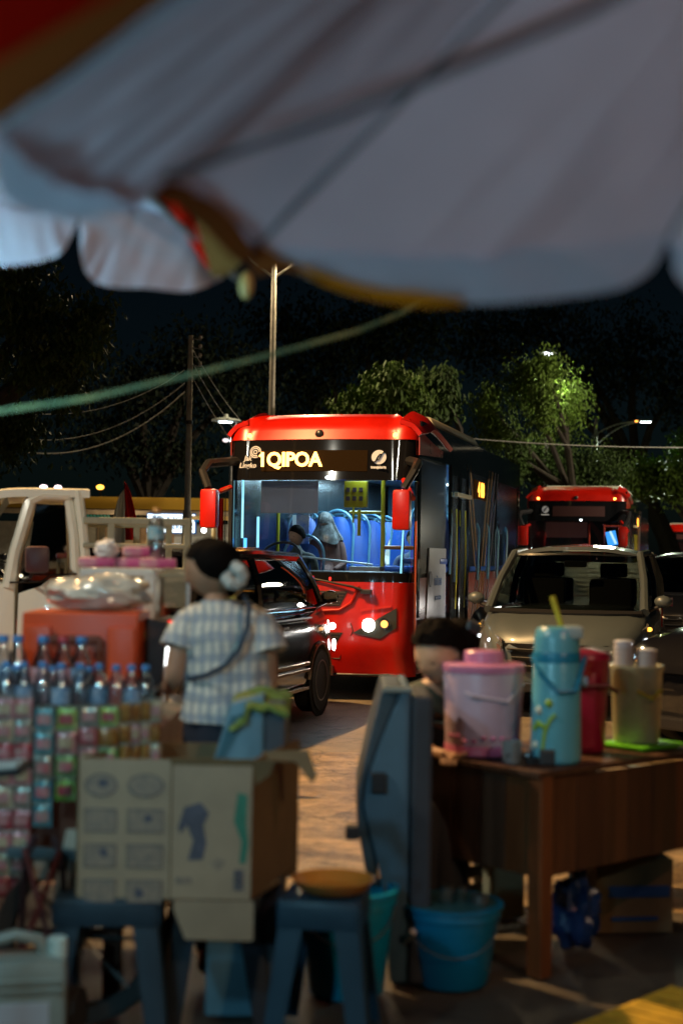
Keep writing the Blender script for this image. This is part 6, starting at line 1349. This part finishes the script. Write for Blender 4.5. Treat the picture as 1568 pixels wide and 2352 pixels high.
# ------------------------------------------------------------------ people at the stalls
def plaid(name):
    m = bpy.data.materials.new(name); m.use_nodes = True; nt = m.node_tree; p = nt.nodes['Principled BSDF']; p.inputs['Roughness'].default_value = .85
    tc = nt.nodes.new('ShaderNodeTexCoord'); out = None
    acc = None
    for ax, sc_ in (('X', 19), ('Z', 9)):
        wv = nt.nodes.new('ShaderNodeTexWave'); wv.bands_direction = ax; wv.inputs['Scale'].default_value = sc_ / 2.0; wv.inputs['Distortion'].default_value = 2.6; wv.inputs['Detail Scale'].default_value = 1.5
        nt.links.new(tc.outputs['Object'], wv.inputs['Vector'])
        r = nt.nodes.new('ShaderNodeMapRange'); r.inputs[1].default_value = .45; r.inputs[2].default_value = .7; nt.links.new(wv.outputs['Fac'], r.inputs[0])
        if acc is None: acc = r.outputs[0]
        else:
            a_ = nt.nodes.new('ShaderNodeMath'); a_.operation = 'ADD'; nt.links.new(acc, a_.inputs[0]); nt.links.new(r.outputs[0], a_.inputs[1]); acc = a_.outputs[0]
    h = nt.nodes.new('ShaderNodeMath'); h.operation = 'MULTIPLY'; h.inputs[1].default_value = .5; nt.links.new(acc, h.inputs[0])
    cr = nt.nodes.new('ShaderNodeValToRGB'); cr.color_ramp.elements[0].color = (.58, .58, .52, 1); cr.color_ramp.elements[1].color = (.24, .29, .36, 1)
    e = cr.color_ramp.elements.new(.5); e.color = (.32, .36, .38, 1)
    nt.links.new(h.outputs[0], cr.inputs[0]); nt.links.new(cr.outputs[0], p.inputs['Base Color'])
    return m
PLAID = plaid('plaid_cotton')
def woman():
    Y = 5.25; c0 = at(520, 1650, Y); t = thing('person', 'woman in white and blue plaid shirt with white hair scrunchie serving at the cart', 'person', (c0.x, Y, 0))
    def W(px, py, dy=0): return at(px, py, Y + dy)
    # bare arms, neck and hands: one skin body; the shirt and trousers lie over it
    J = [(W(520, 1640), (.12, .09)), (W(520, 1560), (.11, .08)), (W(518, 1475), (.095, .055)), (W(512, 1425), (.085, .045)), (W(500, 1392), .050), (W(490, 1350, -.01), .045),
         (W(437, 1432, -.02), .052), (W(412, 1485, -.04), .045), (W(398, 1560, -.06), .038), (W(395, 1580, .08), .033), (W(385, 1575, .17), .024),
         (W(598, 1445, .0), .052), (W(612, 1510, .0), .042), (W(617, 1575, .02), .036), (W(600, 1600, .12), .030), (W(575, 1605, .22), .023),
         (W(500, 1650 + 90, 0), (.07, .07)), (Vector((W(495, 1700).x, Y, .48)), .062), (Vector((W(490, 1700).x, Y + .02, .10)), .040), (Vector((W(485, 1700).x, Y - .10, .04)), .035),
         (W(545, 1650 + 90, 0), (.07, .07)), (Vector((W(550, 1700).x, Y + .02, .48)), .062), (Vector((W(552, 1700).x, Y + .05, .10)), .040), (Vector((W(552, 1700).x, Y - .08, .04)), .035)]
    Ed = [(0, 1), (1, 2), (2, 3), (3, 4), (4, 5), (3, 6), (6, 7), (7, 8), (8, 9), (9, 10), (3, 11), (11, 12), (12, 13), (13, 14), (14, 15), (0, 16), (16, 17), (17, 18), (18, 19), (0, 20), (20, 21), (21, 22), (22, 23)]
    hand_joints(J[10][0], (-.3, 1, -.2), (1, .3, 0), J, Ed, 10, .95); hand_joints(J[15][0], (-.5, 1, -.1), (1, .3, 0), J, Ed, 15, .95)
    body_mesh('body', J, Ed, SKIN, t, 2)
    S_ = [(W(522, 1650), (.175, .135)), (W(522, 1555), (.172, .122)), (W(518, 1475), (.172, .112)), (W(514, 1425), (.135, .085)), (W(506, 1400), (.075, .065)),
          (W(440, 1430, -.02), .068), (W(420, 1472, -.04), .070), (W(600, 1440), .070), (W(610, 1490), .072)]
    SEC = [(524, 1655, .172, .130), (523, 1610, .166, .124), (522, 1560, .158, .116), (520, 1510, .160, .114), (518, 1465, .166, .112), (516, 1430, .160, .100), (512, 1405, .128, .084), (507, 1388, .078, .066), (504, 1378, .060, .056)]
    def torso(u, v):
        x_ = v * (len(SEC) - 1); i = min(int(x_), len(SEC) - 2); r = x_ - i; r = r * r * (3 - 2 * r) * .5 + r * .5
        a_, b_ = SEC[i], SEC[i + 1]; px, py, rx, ry = [a_[k] * (1 - r) + b_[k] * r for k in range(4)]
        q = u * 2 * math.pi; c_ = W(px, py); loose = max(0, 1 - v * 1.5)
        cr_ = .007 * noise.noise(Vector((math.cos(q) * 2.2, math.sin(q) * 2.2, v * 5))) + loose * .008 * math.sin(q * 7 + 2 * math.sin(v * 6)) + .004 * noise.noise(Vector((math.cos(q) * 6, math.sin(q) * 6, v * 11)))
        return Vector((c_.x + (rx + cr_) * math.cos(q), c_.y + (ry + cr_) * math.sin(q), c_.z))
    sh = MB().grid(torso, 64, 44)
    for pts in (((470, 1418), (440, 1436), (420, 1466), (412, 1490)), ((560, 1422), (592, 1440), (610, 1470), (617, 1498))):
        sh.tube([W(*pts[0]), W(*pts[1], -.01), W(*pts[2], -.02), W(*pts[3], -.03)], [.062, .068, .070, .074], 18)
    sh.build('shirt', PLAID, t, world=True, smooth=True, auto=80)
    T_ = [(W(520, 1665), (.18, .14)), (W(500, 1735), (.125, .115)), (Vector((W(495, 1700).x, Y, .48)), .08), (Vector((W(490, 1700).x, Y, .14)), .065), (W(545, 1735), (.125, .115)), (Vector((W(550, 1700).x, Y + .02, .48)), .08), (Vector((W(552, 1700).x, Y + .04, .14)), .065)]
    tr = MB()
    hx, hz = W(522, 1660).x, W(522, 1660).z
    tr.grid(lambda u, v: Vector((hx + (.150 + .012 * math.sin(v * 3)) * math.cos(u * 6.2832), Y + .115 * math.sin(u * 6.2832), hz + .06 - .24 * v)), 24, 6)
    for s_, px_ in ((-1, 495), (1, 550)):
        tr.tube([Vector((hx + s_ * .075, Y, hz - .12)), Vector((hx + s_ * .08, Y, .48)), Vector((W(px_, 1700).x, Y + .02, .09))], [.095, .075, .06], 14)
    tr.build('trousers', M('trousers_navy', (.008, .012, .025), .8), t, world=True, smooth=True)
    hc = W(487, 1305, -.0); head_mesh('head', hc, .208, (-.95, .02, -.32), t, SKIN, HAIR, 'long')
    # hair bun volume and scrunchie
    MB().sphere(W(497, 1290, -.0), (.093, .098, .084), 20, 14).build('hair_mass', HAIR, t, world=True, smooth=True)
    mb = MB(); rg = random.Random(4)
    cc = W(538, 1322, -.06)
    for k in range(9):
        a_ = R(40 * k); mb.sphere(cc + Vector((.028 * math.cos(a_), -.01 * math.sin(a_ * 2), .030 * math.sin(a_))), (.024, .024, .024), 10, 8)
    mb.build('scrunchie', M('scrunchie_white', (.50, .53, .50), .8, var=.1), t, world=True, smooth=True)
    MB().tube([W(560, 1370, -.02), W(572, 1392, -.135), W(568, 1440, -.145), W(550, 1490, -.155), W(515, 1530, -.16), W(470, 1552, -.14), W(432, 1560, -.08)], .009, 8).build('bag_strap', M('strap_navy', (.01, .03, .06), .6), t, world=True, smooth=True)
    MB().tube([W(512, 1378, -.055), W(536, 1372, -.05), W(548, 1358, -.03)], .004, 6).build('necklace', M('gold_chain', (.6, .4, .08), .25, metal=1), t, world=True, smooth=True)
    MB().sphere(W(538, 1374, -.055), .009, 10, 8).build('pendant', M('gold_chain', (.6, .4, .08), .25, metal=1), t, world=True, smooth=True)
woman()
def boy():
    Y = 5.9; c0 = at(1000, 1700, Y); t = thing('person', 'boy in dark green shirt bending his head between barrier and jug', 'person', (c0.x, Y, 0))
    def W(px, py, dy=0): return at(px, py, Y + dy)
    J = [(W(990, 1790, .12), (.14, .11)), (W(985, 1710, .08), (.13, .10)), (W(990, 1630, .03), (.145, .095)), (W(1005, 1582, .0), (.12, .07)), (W(1022, 1560, -.03), .046), (W(1035, 1530, -.05), .043),
         (W(952, 1600, -.02), .052), (W(955, 1680, -.08), .042), (W(985, 1730, -.2), .032), (W(1020, 1735, -.28), .024),
         (W(1055, 1610, .02), .052), (W(1080, 1690, -.05), .042), (W(1060, 1730, -.2), .032), (W(1045, 1735, -.28), .024),
         (Vector((W(960, 1700).x, Y - .25, .50)), .08), (Vector((W(960, 1700).x, Y - .28, .10)), .05), (Vector((W(960, 1700).x, Y - .42, .04)), .035), (Vector((W(1020, 1700).x, Y - .22, .50)), .08), (Vector((W(1025, 1700).x, Y - .25, .10)), .05), (Vector((W(1025, 1700).x, Y - .38, .04)), .035)]
    Ed = [(0, 1), (1, 2), (2, 3), (3, 4), (4, 5), (3, 6), (6, 7), (7, 8), (8, 9), (3, 10), (10, 11), (11, 12), (12, 13), (0, 14), (14, 15), (15, 16), (0, 17), (17, 18), (18, 19)]
    hand_joints(J[9][0], (.5, -.8, 0), (.8, .5, 0), J, Ed, 9, .9); hand_joints(J[13][0], (-.3, -.9, 0), (-.9, .3, 0), J, Ed, 13, .9)
    body_mesh('body', J, Ed, SKIN, t, 2)
    S_ = [(W(990, 1780, .12), (.155, .125)), (W(985, 1710, .08), (.15, .12)), (W(990, 1630, .03), (.165, .115)), (W(1004, 1590, .0), (.13, .085)), (W(1016, 1570, -.02), (.068, .06)), (W(952, 1600, -.02), .066), (W(953, 1655, -.06), .062), (W(1055, 1610, .02), .066), (W(1072, 1660, -.03), .062)]
    body_mesh('shirt', S_, [(0, 1), (1, 2), (2, 3), (3, 4), (3, 5), (5, 6), (3, 7), (7, 8)], M('shirt_greygreen', (.045, .060, .048), .85, var=.2, vs_=4), t, 2)
    T_ = [(W(990, 1800, .12), (.15, .12)), (Vector((W(960, 1700).x, Y - .25, .50)), .095), (Vector((W(960, 1700).x, Y - .27, .14)), .07), (Vector((W(1020, 1700).x, Y - .22, .50)), .095), (Vector((W(1025, 1700).x, Y - .25, .14)), .07)]
    body_mesh('trousers', T_, [(0, 1), (1, 2), (0, 3), (3, 4)], M('trousers_black', (.015, .015, .018), .85), t, 2)
    head_mesh('head', W(1010, 1500, -.08), .25, (-.72, -.8, -.45), t, M('skin_brightened', (.58, .35, .21), .5, var=.1, vs_=12), HAIR, 'fluffy')  # face skin lightened where too little light reaches it
    MB().sphere(W(1052, 1474, .0), (.085, .105, .098), 18, 12).sphere(W(1072, 1520, .02), (.065, .08, .085), 14, 10).build('hair_mass', HAIR, t, world=True, smooth=True)
    MB().tube([W(1010, 1555, -.10), W(1030, 1588, -.115), W(1052, 1592, -.09), W(1070, 1575, -.04)], .008, 8).build('collar', M('collar_sage', (.14, .19, .14), .8), t, world=True, smooth=True)
    MB().box(W(1088, 1440, -.06), (.06, .035, .05), rot=Matrix.Rotation(R(20), 3, 'Y')).build('hair_clip', BLACK, t, world=True, bevel=.01)
    st = thing('low_seat', 'dark low seat under the boy', 'stool', (c0.x - .0, Y + .12, 0)); MB().box((0, 0, .60), (.34, .30, .06)).build('seat', BLACK, st, bevel=.01)
    for a_ in (-1, 1):
        for b_ in (-1, 1): MB().box((a_ * .13, b_ * .12, .285), (.03, .03, .57)).build('leg', BLACK, st)
boy()
# ------------------------------------------------------------------ umbrellas
FAB = fabric_mat('canvas_white', (.63, .58, .68), .5); FABR = fabric_mat('canvas_red', (.50, .010, .004), .3); FABB = fabric_mat('canvas_brown', (.26, .065, .015), .2); FABO = fabric_mat('canvas_orange', (.85, .27, .01), .55)
def curve(pts, Ys):
    P = [at(a_[0], a_[1], y_) for a_, y_ in zip(pts, Ys)]
    def f(u):
        x_ = u * (len(P) - 1); i = min(int(x_), len(P) - 2); r = x_ - i
        p0 = P[max(i - 1, 0)]; p1 = P[i]; p2 = P[i + 1]; p3 = P[min(i + 2, len(P) - 1)]
        return .5 * ((2 * p1) + (p2 - p0) * r + (2 * p0 - 5 * p1 + 4 * p2 - p3) * r * r + (3 * p1 - p0 - 3 * p2 + p3) * r ** 3)
    return f
def panel(nm, apex, rim, mat, parent, amp=.02, k=0, nu=50, nv=44, sag=.06, v0=0.0):
    """fabric triangle from the apex to a rim curve, hanging a little and creased along radii"""
    def f(u, v):
        vv = v0 + (1 - v0) * v; p = apex.lerp(rim(u), vv)
        fold = noise.noise(Vector((u * 7 + k, vv * 1.5, k))) * .6 + noise.noise(Vector((u * 18 + vv * 2 + k, vv * 2.5, k * 2))) * .40 + abs(noise.noise(Vector((u * 5 - vv * 3, vv * 2.4, k * 3)))) * .5 + math.sin((u * 3.2 + vv * 2.2 + k) * 3) * .25
        e = math.sin(math.pi * min(1, max(0, u))) ; p = p + Vector((0, .25, -1)).normalized() * (sag * e * math.sin(vv * math.pi * .9) + amp * fold * vv * (.35 + .65 * e))
        return p
    return MB().grid(f, nu, nv).build(nm, mat, parent, world=True, smooth=True, auto=180)
def valance(nm, a_, b_, mat, parent, amp=.012, k=0, nu=50, nv=10):
    def f(u, v):
        p = a_(u).lerp(b_(u), v); n_ = noise.noise(Vector((u * 10 + k, v * 1.2, k))) + .5 * noise.noise(Vector((u * 22 + k, v * 2, k))); return p + Vector((.2, -1, 0)) * amp * n_ * (.3 + v)
    return MB().grid(f, nu, nv).build(nm, mat, parent, world=True, smooth=True, auto=180)
def big_umbrella():
    A = Vector((.70, 1.10, 2.62)); t = thing('market_umbrella', 'huge pale market umbrella filling the top of the photo', 'umbrella', (A.x, A.y, 0))
    # T1 right tip, T0 middle tip, Tm left tip
    T0 = (585, 560); Y0 = 2.38; T1 = (1532, 540); Y1 = 2.0; Tm = (-10, 285); Ym = 1.7
    r1 = curve([T0, (800, 566), (1050, 562), (1300, 556), T1], [Y0, 2.30, 2.20, 2.10, Y1])
    panel('canopy_panel', A, r1, FAB, t, .020, 1, 70, 60)
    v1 = curve([(600, 575), (700, 628), (860, 676), (1010, 700), (1200, 692), (1400, 668), (1490, 622), (1532, 545)], [2.38, 2.33, 2.27, 2.21, 2.14, 2.07, 2.03, 2.0])
    valance('valance', r1, v1, FAB, t, .010, 2)
    o1 = curve([(690, 612), (760, 640), (860, 664), (960, 676), (1060, 690)], [2.33, 2.30, 2.26, 2.22, 2.18]); o2 = curve([(690, 624), (760, 662), (860, 690), (960, 706), (1060, 704)], [2.34, 2.31, 2.27, 2.23, 2.19])
    valance('trim', lambda u: o1(u) + Vector((0, -.012, 0)), lambda u: o2(u) + Vector((0, -.012, 0)), FABO, t, .002, 3, 30, 4)
    r2 = curve([Tm, (100, 395), (270, 440), (430, 425), T0], [Ym, 1.88, 2.05, 2.2, Y0])
    panel('canopy_panel', A, r2, FAB, t, .024, 5, 70, 60, sag=.02)
    v2 = curve([(-10, 290), (0, 440), (70, 485), (170, 503), (270, 488), (370, 440), (470, 455), (560, 520), (590, 570)], [1.7, 1.76, 1.86, 1.95, 2.05, 2.14, 2.22, 2.32, 2.38])
    valance('valance', r2, v2, FAB, t, .012, 6)
    w1 = curve([(330, 430), (420, 430), (520, 490), (580, 570)], [2.10, 2.18, 2.3, 2.38]); w2 = curve([(350, 455), (440, 500), (540, 600), (600, 600)], [2.12, 2.2, 2.31, 2.38])
    valance('trim', lambda u: w1(u) + Vector((0, -.015, 0)), lambda u: w2(u) + Vector((0, -.015, 0)), FABB, t, .006, 7, 24, 6)  # brown strip stands in for the valance lying in shade
    e1 = curve([(585, 555), (640, 590), (720, 625), (800, 648)], [2.37, 2.36, 2.33, 2.3]); e2 = curve([(580, 640), (650, 625), (730, 640), (800, 652)], [2.38, 2.37, 2.34, 2.31])
    valance('trim', lambda u: e1(u) + Vector((0, -.015, 0)), lambda u: e2(u) + Vector((0, -.015, 0)), FABB, t, .006, 8, 24, 6)
    r3 = curve([(-420, 220), (-200, 300), (-10, 285)], [1.2, 1.45, 1.7])
    # red panel with a brown border strip along the left rib
    panel('canopy_panel', A, curve([(-520, 220), (-330, 250), (-190, 170)], [1.15, 1.4, 1.55]), FABR, t, .02, 9, 24, 24)
    panel('border_strip', A + Vector((0, 0, -.004)), curve([(-190, 170), (-90, 250), (-10, 285)], [1.55, 1.64, 1.7]), FABB, t, .006, 10, 10, 24, .0)
    r4 = curve([T1, (1600, 590), (1700, 600)], [Y1, 1.92, 1.8]); panel('canopy_panel', A, r4, FAB, t, .02, 12, 24, 30)
    v4 = curve([(1532, 545), (1568, 650), (1640, 690), (1720, 640)], [2.0, 1.95, 1.87, 1.8]); valance('valance', r4, v4, FAB, t, .008, 13, 24, 8)
    for (px, py, yy) in ((T0[0], T0[1], Y0), (T1[0], T1[1], Y1), (Tm[0], Tm[1], Ym)):
        e_ = at(px, py, yy); MB().tube([A + Vector((0, 0, -.02)), A.lerp(e_, .5) + Vector((0, 0, -.028)), e_ + Vector((0, 0, -.008))], .005, 6).build('rib', M('rib_grey', (.20, .18, .20), .8, spec=.1), t, world=True)
    # stretcher struts seen against the cloth
    MB().tube([at(380, 405, 1.95), at(600, 330, 1.9), at(780, 268, 1.8), at(1080, 140, 1.62), at(1360, 20, 1.45), at(1500, -60, 1.35)], .006, 8).build('strut', M('strut_dark', (.05, .04, .045), .8, spec=.1), t, world=True, smooth=True)
    MB().tube([Vector((.0, .0, 0)) , Vector((0, 0, 2.6))], .02, 10).build('pole', GREYMETAL, t)
    b_ = MB().lathe([(0, 0), (.24, 0), (.24, .06), (.05, .12)], n=20).build('base', GREYMETAL, t, smooth=True)
big_umbrella()
def second_umbrella():
    A = Vector((-.95, 2.9, 2.75)); t = thing('market_umbrella', 'second pale umbrella with red stripe showing below the big one at left', 'umbrella', (A.x, A.y, 0))
    Tl = (-140, 420); Ta = (178, 475); Tb = (545, 640)
    ra = curve([Tl, (0, 470), (90, 478), Ta], [3.0, 3.15, 3.25, 3.35]); va = curve([(-140, 560), (-40, 605), (60, 606), (140, 580), (180, 500)], [3.0, 3.1, 3.2, 3.3, 3.35])
    rb = curve([Ta, (280, 470), (360, 470), (455, 520), (510, 610)], [3.35, 3.4, 3.45, 3.5, 3.55]); vb = curve([(183, 510), (192, 610), (235, 655), (340, 662), (440, 668), (510, 640)], [3.35, 3.37, 3.4, 3.45, 3.5, 3.55])
    panel('canopy_panel', A, ra, FAB, t, .02, 21, 24, 24); panel('canopy_panel', A, rb, FAB, t, .02, 22, 30, 24)
    valance('valance', ra, va, FAB, t, .007, 23, 40); valance('valance', rb, vb, FAB, t, .009, 24, 40)
    sr1 = curve([(350, 440), (400, 500), (455, 590), (480, 625)], [3.44, 3.47, 3.5, 3.53]); sr2 = curve([(385, 440), (440, 500), (470, 580), (485, 625)], [3.43, 3.46, 3.49, 3.52])
    valance('stripe', lambda u: sr1(u) + Vector((0, -.03, 0)), lambda u: sr2(u) + Vector((0, -.03, 0)), FABR, t, .004, 25, 24, 6)
    br1 = curve([(388, 440), (445, 500), (472, 580), (488, 640)], [3.43, 3.46, 3.49, 3.52]); br2 = curve([(520, 440), (560, 520), (560, 600), (520, 640)], [3.45, 3.48, 3.5, 3.53])
    valance('border_strip', lambda u: br1(u) + Vector((0, -.03, 0)), lambda u: br2(u) + Vector((0, -.03, 0)), fabric_mat('canvas_tan', (.20, .10, .03), .2), t, .01, 26, 24, 8)
    for (T_, y_) in ((Tl, 3.0), (Ta, 3.35), (Tb, 3.55)):
        e_ = at(*T_, y_); MB().tube([A, e_], .008, 6).build('rib', GREYMETAL, t, world=True)
    MB().sphere(at(565, 655, 3.5), (.018, .018, .035), 10, 8).build('rib_tip', M('tip_tan', (.4, .26, .08), .5), t, world=True, smooth=True)
    MB().tube([Vector((0, 0, 0)), Vector((0, 0, 2.75))], .022, 10).build('pole', GREYMETAL, t)
    MB().lathe([(0, 0), (.24, 0), (.24, .06), (.05, .12)], n=20).build('base', GREYMETAL, t, smooth=True)
second_umbrella()
def bulb():
  for c_, lb, pw in ((Vector((-1.02, 3.02, 1.88)), 'cool white bulb hanging under the far umbrella beside the drinks cart', 95), (Vector((-1.05, 1.15, 1.36)), 'cool white bulb hanging under the near umbrella left of the viewer', 88)):
    t = thing('hanging_bulb', lb, 'lamp', c_)
    MB().sphere((0, 0, 0), (.035, .035, .04)).build('bulb', E('bulb_cool', COOL, 30), t, smooth=True)
    MB().lathe([(.018, .03), (.02, .08), (.01, .09)], n=12).build('socket', BLACK, t, smooth=True); MB().tube([(0, 0, .09), (.1, .1, .75)], .004, 6).build('cord', BLACK, t)
    lamp('lamp', 'POINT', (0, 0, -.0), pw, (.36, .80, 1.0), t, .05)
bulb()
# twine crossing the view
wire('twine', 'frayed green twine stretched across the view below the umbrellas', [at(-120, 955, 3.6), at(0, 944, 3.65), at(200, 915, 3.75), at(430, 862, 3.85), at(620, 815, 3.95), at(820, 760, 4.1), at(920, 720, 4.2), at(990, 680, 4.3)], .0075, M('twine_green', (.02, .10, .065), .7, col2=(.20, .22, .09), vs_=9), group=None)
